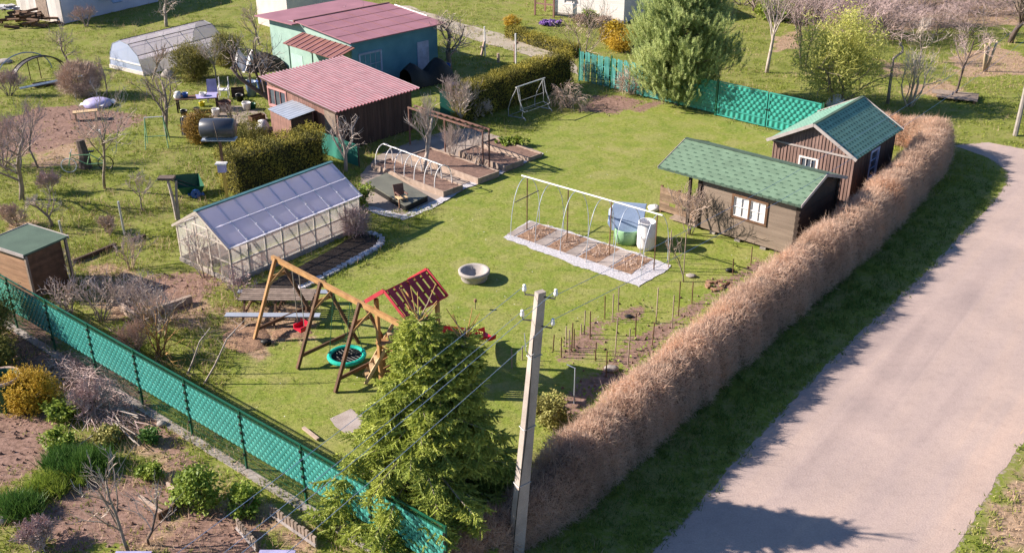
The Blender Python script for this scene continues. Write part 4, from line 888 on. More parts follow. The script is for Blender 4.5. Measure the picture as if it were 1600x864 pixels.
for i, (px, py, r, l) in enumerate(((970,380,.16,'small round stone left of the green tub'),(985,380,.2,'pale stone in front of the green tub'),(1022,328,.3,'whitish stone lying left of the leaning pallet panel'))): rock('stone', l, G(px, py), r, 'stone' if i != 2 else 'white', i+5, .5)
# pallet panel
p0, p1 = G(1030, 331), G(1086, 349); pp = thing('pallet_panel', 'rough wooden pallet panel leaning beside the grey cabin porch', 'panel', p0, math.atan2((p1-p0).y, (p1-p0).x)); pl_ = (p1-p0).length
mb = MB()
for k in range(7):
    z = .10 + k*.155
    if k in (2,): mb.bx(0, .5, -.02, .0, z, z+.13).bx(.8, 1.15, -.02, 0, z, z+.13).bx(1.45, pl_, -.02, 0, z, z+.13)
    else: mb.bx(0, pl_, -.02 + R_.uniform(-.01, .01), 0, z, z + .145)
mb.build('boards', M['panelwood'], pp)
for x in (.03, pl_/2, pl_-.03): MB().bx(x-.05, x+.05, .0, .09, 0, 1.22).build('stud', M['brownwood'], pp)
# ------------------------------------------------------------------ raised beds
def raised_bed(px4, z, label, parts=True):
    q = [G(*p, z) for p in px4]; o = q[0]; e = ((q[3]-q[0]) + (q[2]-q[1]))/2; a = math.atan2(e.y, e.x); L_ = e.length; Wd = ((q[1]-q[0]).length + (q[2]-q[3]).length)/2
    t = thing('raised_bed', label, 'raised bed', (o.x, o.y, 0), a, 'wooden raised beds'); h = z
    MB().bx(0, L_, 0, .05, 0, h).build('long_board', M['bedwood'], t); MB().bx(0, L_, Wd-.05, Wd, 0, h).build('long_board', M['bedwood'], t)
    MB().bx(0, .05, .05, Wd-.05, 0, h-.01).build('end_board', M['bedwood'], t); MB().bx(L_-.05, L_, .05, Wd-.05, 0, h-.01).build('end_board', M['greywood'], t)
    n = 24; P = [(.05 + (L_-.1)*i/n, .05 + (Wd-.1)*j/6, h - .07 + R_.uniform(-.02, .02)) for i in range(n+1) for j in range(7)]
    mb = MB(); mb.add(P, np.array([(i*7+j, (i+1)*7+j, (i+1)*7+j+1, i*7+j+1) for i in range(n) for j in range(6)])); mb.build('bed_soil', M['soil'], t, True)
    return t, L_, Wd
b1, L1, W1 = raised_bed([(580,256),(604,247),(718,287),(691,302)], .3, 'long wooden raised bed spanned by white hoops')
raised_bed([(640,241),(660,228),(768,264),(744,280)], .3, 'wooden raised bed with bare soil crossed by the vine trellis')
raised_bed([(716,236),(735,225),(810,247),(788,261)], .3, 'short wooden raised bed between the trellis and the lawn')
raised_bed([(752,222),(768,213),(843,238),(823,246)], .2, 'overgrown wooden bed frame with green plants, nearest the garden swing')
hf = thing('bed_hoops', 'row of white plastic hoops with a ridge tube arched over the nearest raised bed', 'hoop row', b1.location, b1.rotation_euler.z)
for k in range(7):
    x = .25 + (L1-.9)*k/6; MB().tube([(x, W1/2 + (W1/2-.06)*math.cos(t), .2 + 1.0*math.sin(t)**.75) for t in np.linspace(0, PI, 15)], .022, 6).build('hoop', M['white'], hf)
MB().tube([(.25, W1/2, 1.2), (L1-.65, W1/2, 1.2)], .024, 6).build('ridge_tube', M['white'], hf)
# trellis
t0, t1 = G(640, 226), G(756, 267); tz = math.atan2((t1-t0).y, (t1-t0).x); tl = (t1-t0).length
tr_o = thing('vine_trellis', 'rusty metal vine trellis with a ladder-like top above the raised beds', 'trellis', t0, tz)
for y in (0, .42): MB().bx(0, tl, y-.03, y+.03, 1.9, 1.98).build('top_rail', M['rust'], tr_o)
for k in range(12): MB().bx(tl*(k+.5)/12-.015, tl*(k+.5)/12+.015, .03, .39, 1.92, 1.96).build('rung', M['rust'], tr_o)
for x in (.05, tl/2, tl-.05): MB().bx(x-.03, x+.03, -.03, .03, 0, 1.9).build('post', M['rust'], tr_o)
MB().bx(tl-.08, tl-.02, .39, .45, 0, 1.9).build('post', M['rust'], tr_o)
# black bed and chair
q = [G(572,284,.28), G(604,270,.28), G(668,306,.28), G(634,322,.28)]
bb = thing('lined_bed', 'low black-lined bed covered with a grey green sheet', 'bed', (0, 0, 0))
mb = MB(); mb.slab([q[0], q[3], q[2], q[1]], .05); mb.build('cover_sheet', M['sheet'], bb)
mb = MB(); d_ = Vector((0,0,-.05)); g_ = Vector((0,0,-.28)); mb.slab([q[3]+d_*.1, q[2]+d_*.1, q[2]+Vector((0,0,-.28)), q[3]+Vector((0,0,-.28))][::-1], .06); mb.slab([q[0]+d_, q[3]+d_, q[3]+g_, q[0]+g_][::-1], .06); mb.build('liner', M['black'], bb)
ch = thing('garden_chair', 'small rusty brown chair beside the black-lined bed', 'chair', G(628, 322), .5)
MB().bx(-.22, .22, -.22, .22, .40, .44).build('seat', M['lightwood'], ch); MB().slab([(-.22,.2,.44),(.22,.2,.44),(.24,.34,.92),(-.24,.34,.92)], .04).build('backrest', M['rust'], ch)
for x in (-.19, .19):
    for y in (-.19, .19): MB().box((x, y, .2), (.05, .05, .40)).build('leg', M['timber'], ch)
    MB().bx(x-.03, x+.03, -.25, .22, .58, .62).build('armrest', M['rust'], ch)
# garden swing frame
gsw0, gsw1 = G(808, 186), G(849, 171); gz = math.atan2((gsw1-gsw0).y, (gsw1-gsw0).x); gl_ = (gsw1-gsw0).length
gsf = thing('garden_swing', 'empty grey metal garden swing frame in front of the dark hedge', 'garden swing', gsw0, gz)
for x in (0, gl_):
    MB().tube([(x, -.62, .0), (x, -.55, .10), (x, -.35, .22), (x, -.42, .55), (x, -.15, 1.1), (x, 0, 1.75)], .028, 6).build('leg', M['steel'], gsf)
    MB().tube([(x, .62, .0), (x, .62, .5), (x, .45, .95), (x, 0, 1.75)], .028, 6).build('leg', M['steel'], gsf)
    MB().tube([(x, -.55, .12), (x, .6, .05)], .024, 6).build('foot_tube', M['steel'], gsf)
    s = .14 if x == 0 else -.14
    MB().tube([(x+s, 0, 1.74), (x+s, -.12, 1.0), (x+s, -.1, .5), (x+s, -.45, .42), (x+s, -.6, .55)], .02, 6).build('seat_arm', M['steel'], gsf)
MB().tube([(-.1, 0, 1.76), (gl_+.1, 0, 1.76)], .034, 8).build('top_tube', M['white'], gsf)
for y, z in ((-.1, .5), (-.12, 1.0), (-.5, .44), (.6, .06)): MB().tube([(.1, y, z), (gl_-.1, y, z)], .016, 5).build('cross_tube', M['steel'], gsf)
# ------------------------------------------------------------------ stakes
stk = [(864,548,523),(877,558,527),(884,542,510),(890,553,515),(893,548,505),(897,545,513),(908,522,510),(913,522,485),(922,529,487),(945,498,462),(957,502,460),(966,486,449),(930,563,535),(947,588,549),(961,556,496),(981,571,513),(993,528,490),(1019,540,504),(1025,504,450),(1050,512,461),(1060,493,440),(1081,474,440),(1044,418,360),(1068,428,365),(1173,414,385),(1145,429,405),(800,575,545),(816,562,540)]
st0 = None
for i, (px, py, pt_) in enumerate(stk):
    h = max(.4, HT(px, py, pt_)); t = i % 4
    o = MB().tube([(0,0,-.05), (R_.uniform(-.03,.03), R_.uniform(-.03,.03), h)], .020, 6).build('garden_stake', M[('brownwood','brownwood','bedwood','greywood')[t]], None)
    o.location = G(px, py); tag(o, 'thin upright garden stake in the soil strips beside the hedge', 'stake', 'garden stakes beside the hedge')
ex = thing('bent_pole', 'bent dark metal pole with an L-shaped top in the spruce shadow', 'pole', G(897, 630)); MB().tube([(0,0,0),(0,0,1.25),(-.25,.1,1.32)], .02, 6).build('pole', M['zinc'], ex)
mb = MB(); base = G(1124, 447)
for k in range(26): mb.box((base.x + R_.uniform(-.5,.5), base.y + R_.uniform(-.4,.4), .03 + R_.uniform(0,.03)), (.17,.09,.06), R_.uniform(0,3))
tag(mb.build('brick_pile', M['timber'], None), 'scatter of orange bricks in the soil strip beside the hedge', 'bricks')
rock('stone', 'stone with dark underside beside the stakes near the hedge', G(955, 578), .24, 'stone', 21, .4); rock('stone', 'dark flat stone in a small soil patch on the lawn', G(983, 495), .15, 'black', 22, .3); rock('stone', 'grey flat stone at the corner of the hooped bed', G(1080, 432), .2, 'stone', 23, .3); rock('stone', 'dark stone in the soil strip in front of the grey cabin', G(1140, 424), .16, 'black', 24, .5)
# ------------------------------------------------------------------ utility pole and wires
up_b, up_t = Vector((.08, 20.05, 0)), Vector((.62, 20.25, 7.2))
up = thing('utility_pole', 'tall leaning concrete utility pole with four white insulators in front of the spruce', 'utility pole', up_b)
tt = up_t - up_b; q = []
for z, (wx, wy) in ((-.2, (.35, .24)), (1, (.20, .15))):
    c = tt*max(z, 0) if z > 0 else Vector((0, 0, -.1))
    for sx, sy2 in ((-1,-1),(1,-1),(1,1),(-1,1)):
        v = Matrix.Rotation(.55, 3, 'Z') @ Vector((sx*wx/2, sy2*wy/2, 0)); q.append(tuple(c + v))
MB().add(q, np.array([(0,1,5,4),(1,2,6,5),(2,3,7,6),(3,0,4,7),(4,5,6,7)])).build('shaft', M['pole_con'], up)
def onpole(t): return tt * t
ins_pos = []
for i, (t, dx, dy) in enumerate(((.985, -.34, .12), (.985, .34, -.10), (.90, -.34, .10), (.885, .34, -.10))):
    c = onpole(t); e = c + Vector((dx, dy, .06))
    br = MB().tube([tuple(c), tuple(c + Vector((dx*.95, dy*.95, -.02))), tuple(e + Vector((0, 0, .04)))], .018, 6).build('bracket', M['dark_steel'], up)
    MB().lathe([(.0,.16),(.03,.16),(.042,.135),(.034,.105),(.047,.085),(.05,.025),(.04,0),(0,0)], 12, tuple(e)).build('insulator', M['porcelain'], br, True); ins_pos.append(up_b + e + Vector((0, 0, .13)))
for t in (.30, .52, .78):
    c = onpole(t); w_ = .36 - .12*t; R3 = Matrix.Rotation(.55, 3, 'Z'); mb = MB(); h2 = (.24 - .07*t)
    mb.tube([tuple(c + R3 @ Vector((x*w_*.53, y*h2*.55, .02*x))) for x, y in ((-1,-1),(1,-1),(1,1),(-1,1),(-1,-1))], .012, 5); mb.build('band', M['steel'], up)
R3 = Matrix.Rotation(.55, 3, 'Z'); MB().tube([tuple(onpole(t) + R3 @ Vector((-.12*(1.3-.5*t) - .03*math.sin(9*t), -.13*(1.1-.4*t), 0))) for t in np.linspace(.02, .86, 14)], .012, 5).build('cable', M['black'], up)
MB().tube([tuple(onpole(.80) + R3 @ Vector(p)) for p in ((-.08,-.12,0),(-.2,-.14,-.05),(-.3,-.1,.1),(-.28,.0,.5))], .012, 5).build('cable', M['steel'], up)
def wire_(a, b, sag, label, grp):
    p = [a.lerp(b, t) - Vector((0, 0, sag*4*t*(1-t))) for t in np.linspace(0, 1, 28)]
    o = MB().tube([tuple(k) for k in p], .007, 4, False).build('overhead_wire', M['zinc'], None); return tag(o, label, 'wire', grp)
far = Vector((26.2, 51.7, 7.0)); farL = Vector((-12.6, 1.2, 6.6))
for i, a in enumerate(ins_pos):
    o = Vector(((i % 2)*.7 - .35, -(i % 2)*.55, -.6*(i // 2)))
    wire_(a, farL + o*1.2, .35, 'thin power line sagging from the concrete pole down past the lower left corner', 'power lines to the lower left')
    if i in (2, 3): wire_(a, far + o, .8, 'thin power line running from the concrete pole to the upper right', 'power lines to the upper right')
p2 = thing('street_pole', 'pale concrete pole at the right edge beyond the road bend', 'pole', (26.06, 51.67, 0)); MB().tube([(0,0,0),(.02,0,7.2)], [.13,.09], 8).build('shaft', M['concrete'], p2); MB().bx(-.6, .6, -.04, .04, 6.7, 6.78).build('cross_arm', M['steel'], p2)
bg_ = thing('plastic_bag', 'whitish blue plastic sack at the foot of the concrete pole', 'sack', G(797, 862)); mb = MB(); P, r = blobs(1, (0,0,0), (1,1,1), 1, .1)
mb.lathe([(.0,.32),(.08,.30),(.18,.22),(.24,.10),(.22,0)], 10); mb.build('sack', M['zinc'], bg_, True)
# ------------------------------------------------------------------ left-hand garden bits
wt = thing('water_tank', 'black horizontal water tank on a tall post behind the conifer hedge', 'water tank', G(356, 318)); hz = 3.0
M90 = Matrix.Rotation(PI/2, 3, 'Y')
MB().lathe([(0,-.72),(.36,-.72),(.42,-.66),(.42,.66),(.36,.72),(0,.72)], 20, (0, 0, hz+.45), M90).build('tank', mat('dark bluish tank', (.05,.055,.075), (.03,.034,.05), 2, .35, spec=.6), wt, True)
MB().bx(-.72, .72, -.26, .26, hz-.05, hz).build('tray', M['zinc'], wt); MB().bx(-.05, .05, -.05, .05, 1.6, hz-.06).build('post', M['brownwood'], wt); MB().bx(-.055, .055, -.055, .055, 0, 1.6).build('post', M['yellowwood'], wt)
MB().tube([(-.05,-.43,hz+.9),(.02,-.46,hz+.4),(.05,-.42,hz)], .014, 5).build('strap', M['greywood'], wt)
bh = thing('letter_box', 'small lavender box with a white lid fixed to the yellow tank post', 'box', wt.location + Vector((0,0,1.55)))
MB().bx(-.17, .17, -.30, -.06, .0, .36).build('body', M['lavender'], bh); MB().bx(-.24, .24, -.36, -.04, .36, .42).build('lid', M['white'], bh)
wbp = G(298, 303); wb_ = thing('wheelbarrow', 'dark green wheelbarrow tipped over with a blue underside', 'wheelbarrow', wbp, .5)
mb = MB(); mb.add([(-.4,-.32,.12),(.4,-.36,.05),(.4,.36,.25),(-.4,.32,.35),(-.62,-.5,.55),(.55,-.5,.45),(.55,.5,.72),(-.62,.5,.85)], [(0,1,2,3),(0,4,5,1),(1,5,6,2),(2,6,7,3),(3,7,4,0)]); mb.build('tray', M['greenplastic'], wb_)
MB().lathe([(.20,-.04),(.22,0),(.20,.04),(.05,.03),(.05,-.03),(.2,-.04)], 16, (.1,-.62,.2), Matrix.Rotation(PI/2,3,'X')).build('wheel', M['blue_plastic'], wb_)
for s in (-.3, .3): MB().tube([(-.9, s, .95), (0, s, .4), (.5, s*.4, .2)], .02, 6).build('handle', M['dark_steel'], wb_)
MB().slab([(-.2,-.5,.14),(.5,-.55,.05),(.5,-.3,.1),(-.2,-.3,.2)], .03).build('panel', M['blue_plastic'], wb_)
pol = thing('pollard_stump', 'pale forked pollarded trunk with a dark bird-feeder board on top', 'tree stump', G(277, 343)); hp = HT(277, 343, 280)
MB().tube([(0,0,0),(-.05,0,hp*.5),(-.15,0,hp)], [.09,.07,.06], 7).build('trunk', M['palebark'], pol); MB().tube([(.06,0,0),(.1,.05,hp*.55),(.18,.05,hp*.95)], [.08,.06,.05], 7).build('trunk', M['palebark'], pol); MB().bx(-.5,.15,-.2,.2,hp,hp+.1).build('board', M['darkbark'], pol)
for i, (px, py, pt_, l) in enumerate(((195,368,315,'tall pale metal post standing alone in the left garden'),(97,365,345,'short pale metal post behind the timber shed'),(158,215,203,'small white post at the edge of the ploughed plot'),(114,24,5,'thin white fence post on the far left lawn'),(758,88,42,'pale post beside the dirt track'),(806,100,53,'white post at the edge of the dirt track, left of the golden hedge'),(853,78,62,'short white post by the golden hedge'),(805,98,67,'stout brown bent post at the end of the dark hedge'),(779,98,84,'short squared timber post above the dark hedge'))):
    h = HT(px, py, pt_); t = thing('post', l, 'post', G(px, py)); mt = M['rust'] if i == 7 else M['bedwood'] if i == 8 else M['steel'] if i < 2 else M['white']
    MB().tube([(0,0,0),(-.02,0,h)] if i != 7 else [(0,0,0),(0,0,h*.9),(.08,0,h),(.2,0,h)], .05 if i not in (7, 8) else .09, 8).build('shaft', mt, t)
tb_ = G(310, 172); tbl = thing('garden_table', 'cluttered dark garden table with lavender cloth on the patio', 'table', tb_, .18)
MB().bx(-1.15, 1.15, -.4, .4, .70, .75).build('tabletop', M['brownwood'], tbl); MB().slab([(.05,-.42,.765),(1.1,-.38,.765),(1.05,.42,.765),(-.1,.40,.765)], .012).build('cloth', M['lavender'], tbl)
for x in (-1.05, 1.05):
    for y in (-.34, .34): MB().box((x, y, .35), (.08, .08, .70)).build('leg', M['darkplank'], tbl)
def bucket(px, py, r, h, m, label, loc=None, name='bucket'):
    t = thing(name, label, name.replace('_', ' '), loc or G(px, py)); MB().lathe([(0,.03),(r*.74,.03),(r*.94,h-.01),(r,h),(r*1.05,h-.02),(r*.98,h-.05),(r*.8,0),(0,0)], 18).build('body', M[m], t, True)
    MB().tube([(r*math.cos(a), r*.4*math.sin(a)*.0 + .02, h - .02 + r*.5*math.sin(a)) for a in np.linspace(0, PI, 9)], .008, 4).build('handle', M['steel'], t)
TT = tbl.matrix_basis if 0 else Matrix.Translation(tb_) @ Matrix.Rotation(.18, 4, 'Z')
bucket(0, 0, .18, .22, 'blue_plastic', 'blue bowl on the cluttered garden table', TT @ Vector((-.6, 0, .775)), 'bowl')
bx_ = thing('paper_sack', 'cream sack at the left end of the garden table', 'sack', TT @ Vector((-1.0, 0, .75)), .4); MB().lathe([(.0,.36),(.16,.33),(.24,.15),(.2,0)], 10).build('sack', M['curtain'], bx_, True)
bucket(0, 0, .2, .16, 'white', 'white basin on the lavender tablecloth', TT @ Vector((.35, .05, .775)), 'basin')
bucket(338, 182, .22, .42, 'white', 'white bucket standing on the patio near the rusty drum')
bucket(316, 166, .17, .24, 'yellow', 'bright yellow bucket under the garden table'); bucket(288, 180, .2, .26, 'black', 'black bucket left of the garden table legs'); bucket(291, 190, .2, .22, 'dark_steel', 'dark grey bucket in front of the black one'); bucket(302, 186, .18, .24, 'lavender', 'lavender bucket left of the cream bucket'); bucket(308, 176, .17, .26, 'lightwood', 'cream bucket under the garden table')
bucket(386, 172, .25, .42, 'white', 'white tub on the patio beside the green watering can'); bucket(395, 170, .2, .3, 'greenplastic', 'green watering can beside the white tub'); bucket(412, 146, .34, .8, 'blue_plastic', 'bright blue barrel beside the corrugated shed', None, 'barrel'); bucket(394, 150, .32, .85, 'bluegrey', 'pale blue barrel behind the leaning tree trunk', None, 'barrel')
bucket(352, 172, .38, .5, 'rust', 'rusty brown drum beside the white bucket', None, 'drum'); bucket(375, 158, .22, .35, 'black', 'dark bucket with pale rim under the leaning tree'); bucket(697, 122, .3, .85, 'blue_plastic', 'dark blue barrel in the shade of the turquoise house', None, 'barrel'); bucket(709, 140, .25, .35, 'blue_plastic', 'small blue tub in the shade behind the dark hedge', None, 'tub')
gc = thing('plastic_chair', 'lavender plastic garden chair beside the cluttered table', 'chair', G(333, 158), .2)
MB().bx(-.3, .3, -.3, .3, .40, .45).build('seat', M['lavender'], gc); MB().slab([(-.3,.28,.45),(.3,.28,.45),(.26,.42,1.15),(-.26,.42,1.15)], .05).build('backrest', M['lavender'], gc)
for x in (-.26, .26):
    for y in (-.26, .26): MB().box((x, y, .2), (.05, .05, .40)).build('leg', M['lavender'], gc)
fm = thing('metal_chair', 'white metal chair frame beside the lavender chair', 'chair', G(351, 152), .1)
MB().bx(-.28,.28,-.26,.26,.42,.47).build('seat', M['white'], fm)
for x in (-.26, .26): MB().tube([(x,-.26,0),(x,-.26,.62),(x,.2,.66),(x,.3,1.1),(x,.26,0)], .03, 6).build('frame', M['white'], fm)
cs_ = thing('corrugated_offcut', 'small pale corrugated sheet leaning among the weeds by the patio', 'sheet', G(284, 212), .25)
corrugated((0,0,0), (0,.45,.89), (1,0,0), .95, .65, .13, .02, 'sheet', M['palegreen'] if 0 else M['concrete'], cs_)
hp_ = thing('tarp_heap', 'dark brown heap with a white tarpaulin behind the corrugated shed', 'heap', G(412, 106)); mb = MB()
V = []; n = 16
for r in range(6):
    for k in range(n): a = 2*PI*k/n; t = 1-r/5; V.append((1.7*t*math.cos(a)*(1+R_.uniform(-.1,.1)), 1.1*t*math.sin(a), .95*(1-t**1.8) + R_.uniform(-.06,.06)*(r > 0)))
mb.add(V, np.array([(r*n+k, r*n+(k+1) % n, (r+1)*n+(k+1) % n, (r+1)*n+k) for r in range(5) for k in range(n)])); mb.build('heap', M['darksoil'], hp_)
mb = MB(); V = []
for i in range(9):
    for j in range(7): V.append((-1.6 + i*.14 + R_.uniform(-.08,.08), -1.15 + j*.17 + R_.uniform(-.08,.08), .25 + .75*j/7 + .25*math.sin(i*1.1) + R_.uniform(-.09, .09)))
mb.add(V, np.array([(i*7+j, (i+1)*7+j, (i+1)*7+j+1, i*7+j+1) for i in range(8) for j in range(6)])); mb.build('tarpaulin', M['white'], hp_, True)
sk = thing('log_sack', 'white and blue sack of firewood beside the small locker', 'sack', G(412, 212)); MB().lathe([(.0,.85),(.2,.8),(.36,.5),(.38,.2),(.3,0)], 14).build('sack', M['curtain'], sk, True)
mb = MB()
for k in range(7): mb.tube([(.4+R_.uniform(-.1,.3), R_.uniform(-.2,.2), .1+.09*k*.6), (.95, R_.uniform(-.3,.3), .12+.05*k)], .06, 6)
mb.build('logs', M['greywood'], sk)
wc = thing('covered_tub', 'pale lavender tub cover lying on the grass below the round brown bush', 'tub', G(153, 165), .1); mb = MB().lathe([(.0,.40),(.55,.38),(.85,.28),(.95,.12),(.9,0)], 18, M=Matrix.Scale(.85, 3, (1,0,0)) @ Matrix.Scale(.7, 3, (0,1,0))); mb.build('cover', M['lavender'], wc, True); mb = MB(); cards(mb, np.array([(-.8,-.1,.15),(.85,.1,.2),(.3,-.5,.2),(-.3,.4,.2)]), .28, .2, np.full(4,.5), up=2); mb.build('white_edge', M['white'], wc)
bnch = thing('small_bench', 'small yellow wooden bench at the edge of the ploughed plot', 'bench', G(135, 187), .35); MB().bx(-.62,.62,-.22,.22,.42,.48).build('seat', M['lightwood'], bnch)
for x in (-.5, .5): MB().bx(x-.04,x+.04,-.2,.2,0,.42).build('leg', M['lightwood'], bnch)
# bicycle against a stump
b0, b1_ = G(110, 270), G(167, 266); ba = math.atan2((b1_-b0).y, (b1_-b0).x); wbse = (b1_-b0).length
bk = thing('bicycle', 'old pale green bicycle leaning on a stump in the left garden', 'bicycle', b0, ba)
for x in (0, wbse):
    w1 = MB().tube([(x + .34*math.cos(a), 0, .36 + .34*math.sin(a)) for a in np.linspace(0, 2*PI, 25)], .025, 6, False).build('wheel', M['white'] if x == 0 else M['black'], bk); mb = MB()
    for k in range(10): a = 2*PI*k/10; mb.tube([(x,0,.36),(x+.33*math.cos(a),0,.36+.33*math.sin(a))], .005, 3)
    mb.build('spokes', M['steel'], w1)
wb2 = wbse; mb = MB()
for a, b in (((0,0,.36),(.18,0,.98)),((.16,0,.85),(wb2*.62,0,.82)),((.18,0,.75),(wb2*.5,0,.36)),((wb2*.5,0,.36),(wb2*.64,0,.95)),((wb2*.5,0,.36),(wb2,0,.36)),((wb2*.62,0,.82),(wb2,0,.36))): mb.tube([a, b], .024, 6)
mb.build('frame', M['palegreen'], bk); MB().tube([(.18,-.28,1.05),(.2,0,1.0),(.18,.28,1.05)], .018, 6).build('handlebar', M['steel'], bk); MB().bx(wb2*.58, wb2*.74, -.08, .08, .95, 1.0).build('saddle', M['black'], bk)
tag(MB().tube([(0,0,0),(.05,0,.6),(-.05,.05,1.35)], [.32,.24,.2], 9).build('tree_stump', M['darkbark'], None), 'dark tree stump behind the old bicycle', 'stump').location = G(134, 262)
tl_ = thing('trestle', 'pale green metal trestle standing in the left garden', 'trestle', G(247, 228), .2)
for x in (-.55, .55):
    for s in (-1, 1): MB().tube([(x, s*.5, 0), (x*.8, 0, 1.5)], .025, 6).build('leg', M['palegreen'], tl_)
MB().tube([(-.45,0,1.5),(.45,0,1.5)], .025, 6).build('top_bar', M['white'], tl_); MB().tube([(-.52,-.3,.6),(.52,-.3,.6)], .02, 6).build('rung', M['palegreen'], tl_)
# low hoop frame top left
ha, hb = G(16, 133), G(98, 112); hw_ = (hb-ha).length; ang = math.atan2((hb-ha).y, (hb-ha).x)
hfr = thing('arched_frame', 'low dark arched hoop frame standing on the far left lawn', 'hoop frame', (ha+hb)/2, ang)
for k, y in enumerate((-.5, -.1, 1.2)): MB().tube([(hw_*.52*math.cos(t), y, 1.35*math.sin(t)) for t in np.linspace(0, PI, 17)], .035, 6).build('hoop', M['bluegrey'] if k == 2 else M['dark_steel'], hfr)
mb = MB(); V = [(hw_*.52*math.cos(t), y, 1.34*math.sin(t)) for t in np.linspace(.5, 2.6, 12) for y in (-.5, -.1)]; mb.add(V, np.array([(2*i, 2*i+1, 2*i+3, 2*i+2) for i in range(11)])); mb.build('mesh_strip', M['dark_steel'], hfr)
for x in (-.6, .1): MB().tube([(x, -.3, 0), (x, -.3, 1.25)], .03, 6).build('post', M['brownwood'], hfr)
rl = thing('loose_rails', 'two pale blue rails propped over a dark board left of the round bush', 'rails', G(32, 142), .55)
for y in (0, .22): MB().beam((0, y, .1), (3.6, y, .35), .06, .06).build('rail', M['bluegrey'], rl)
MB().bx(.8, 2.9, .1, .9, .02, .12).build('board', M['darkplank'], rl)
bnk = tag(MB().lathe([(0,.18),(.4,.16),(.55,.05),(.5,0)], 12).build('flat_stone', M['stone'], None, True), 'pale flat stone on the far left lawn', 'stone'); bnk.location = G(6, 98)
rock('stone', 'grey boulder in front of the foil tunnel', G(263, 122), .45, 'stone', 31, .7)
bm_ = thing('brazier', 'small stone brazier on the lawn by the firewood heap', 'brazier', G(53, 38)); MB().lathe([(.3,0),(.25,.3),(.55,.5),(.6,.75),(.5,.75),(.3,.55)], 14).build('bowl', M['concrete'], bm_, True)
# shade objects by the house
tpb = thing('covered_woodpile', 'dark tarpaulin-covered pile in the shade of the turquoise house', 'wood pile', G(668, 130), .75); mb = MB(); V = []
for i in range(9):
    for j in range(7): V.append((-1.6 + i*.4, -.7 + j*.25, (1.35*math.sin(PI*min(1,max(0,(j)/6)))**.4*(.8+.25*math.sin(i*1.3))) + R_.uniform(-.05,.05)))
mb.add(V, np.array([(i*7+j, (i+1)*7+j, (i+1)*7+j+1, i*7+j+1) for i in range(8) for j in range(6)])); mb.build('tarpaulin', M['black'], tpb, True)
gp_ = thing('green_screen', 'upright teal green sheet panel in the shade behind the trellis', 'panel', G(688, 180), -.2); MB().bx(0, 1.1, 0, .04, 0, 1.3).build('sheet', M['greensheet'], gp_)
for x in (.03, 1.07): MB().box((x, .07, .68), (.06, .06, 1.36)).build('post', M['dark_steel'], gp_)
dl = thing('bench_end', 'pale timber bench end leaning on the track-side post', 'timber', G(752, 88), .3); MB().beam((0,0,0), (.25,0,1.0), .2, .12).build('board', M['bedwood'], dl); MB().beam((-.1,0,.6), (.45,0,.62), .08, .08).build('board', M['bedwood'], dl)
pl = thing('wooden_platform', 'grey wooden platform lying on the grass by the dark sapling', 'platform', G(1462, 156), -.42); mb = MB()
for k in range(7): mb.bx(0, 2.2, k*.22, k*.22+.2, .14, .2)
mb.build('deck', M['greywood'], pl); mb = MB()
for x in (.15, 1.1, 2.05): mb.bx(x-.06, x+.06, 0, 1.5, 0, .138)
mb.build('runner', M['brownwood'], pl); MB().bx(-.3, .8, .5, 1.3, .205, .235).build('loose_board', M['greywood'], pl)
wst = rock('stone', 'white weathered stump stone behind the brown cabin roof', G(1305, 170), .5, 'white', 41, 1.0)
for px, py, dx, dy, dz, m, nm, l in ((372,150,.7,.5,.45,'darkplank','crate','dark wooden crate under the leaning tree behind the patio'),(360,196,.5,.4,.3,'greywood','crate','grey wooden crate on the patio in front of the rusty drum'),(402,190,.8,.4,.35,'brownwood','crate','brown crate beside the small locker')):
    t = thing(nm, l, 'crate', G(px, py), R_.uniform(-.5, .8))
    for s in (-1, 1): MB().bx(-dx/2, dx/2, s*dy/2-.012, s*dy/2+.012, 0, dz).build('side', M[m], t); MB().bx(s*dx/2-.012, s*dx/2+.012, -dy/2+.012, dy/2-.012, 0, dz-.004).build('side', M[m], t)
    MB().bx(-dx/2+.012, dx/2-.012, -dy/2+.012, dy/2-.012, .02, .04).build('bottom', M[m], t)
lp = thing('plank_stack', 'small stack of weathered planks lying beside the conifer hedge end', 'planks', G(438, 208), -.7)
for k in range(5): MB().bx(-1.1 + .05*k, 1.0, -.25 + .12*(k % 3), -.15 + .12*(k % 3), .05*(k//3) + .003, .05*(k//3) + .045).build('plank', M['greywood'], lp)
# ------------------------------------------------------------------ foreground bottom left
pot = thing('planter_barrel', 'big dark green barrel planter with a pale rim at the left edge', 'planter', G(14, 632)); r = .52
MB().lathe([(0,.7),(r*.9,.72),(r*.95,1.0),(r*1.02,1.02),(r*1.05,.98),(r*1.0,.9),(r*.85,0),(0,0)], 24).build('body', M['greenplastic'], pot, True); MB().lathe([(r*.94,1.0),(r*1.0,1.05),(r*1.07,1.0),(r*1.05,.95)], 24).build('rim', M['bedwood'], pot, True); MB().lathe([(0,.80),(r*.88,.78)], 20).build('fill', M['darksoil'], pot)
def edging(px0, px1, n, h, label, name='picket_edging'):
    a, b = G(*px0), G(*px1); t = thing(name, label, 'low fence', a, math.atan2((b-a).y, (b-a).x)); L_ = (b-a).length
    for k in range(n): MB().bx(L_*k/n+.01, L_*(k+1)/n-.03, -.03, .03, 0, h + R_.uniform(-.03,.03)).build('picket', M['greywood'], t)
    MB().bx(0, L_, -.06, -.031, .06, .14).build('rail', M['trim_grey'], t)
edging((424,806), (496,856), 13, .36, 'low weathered picket edging at the bottom, below the green fence')
edging((372,828), (403,862), 8, .36, 'short dark picket edging at the bottom edge, left of the longer one')
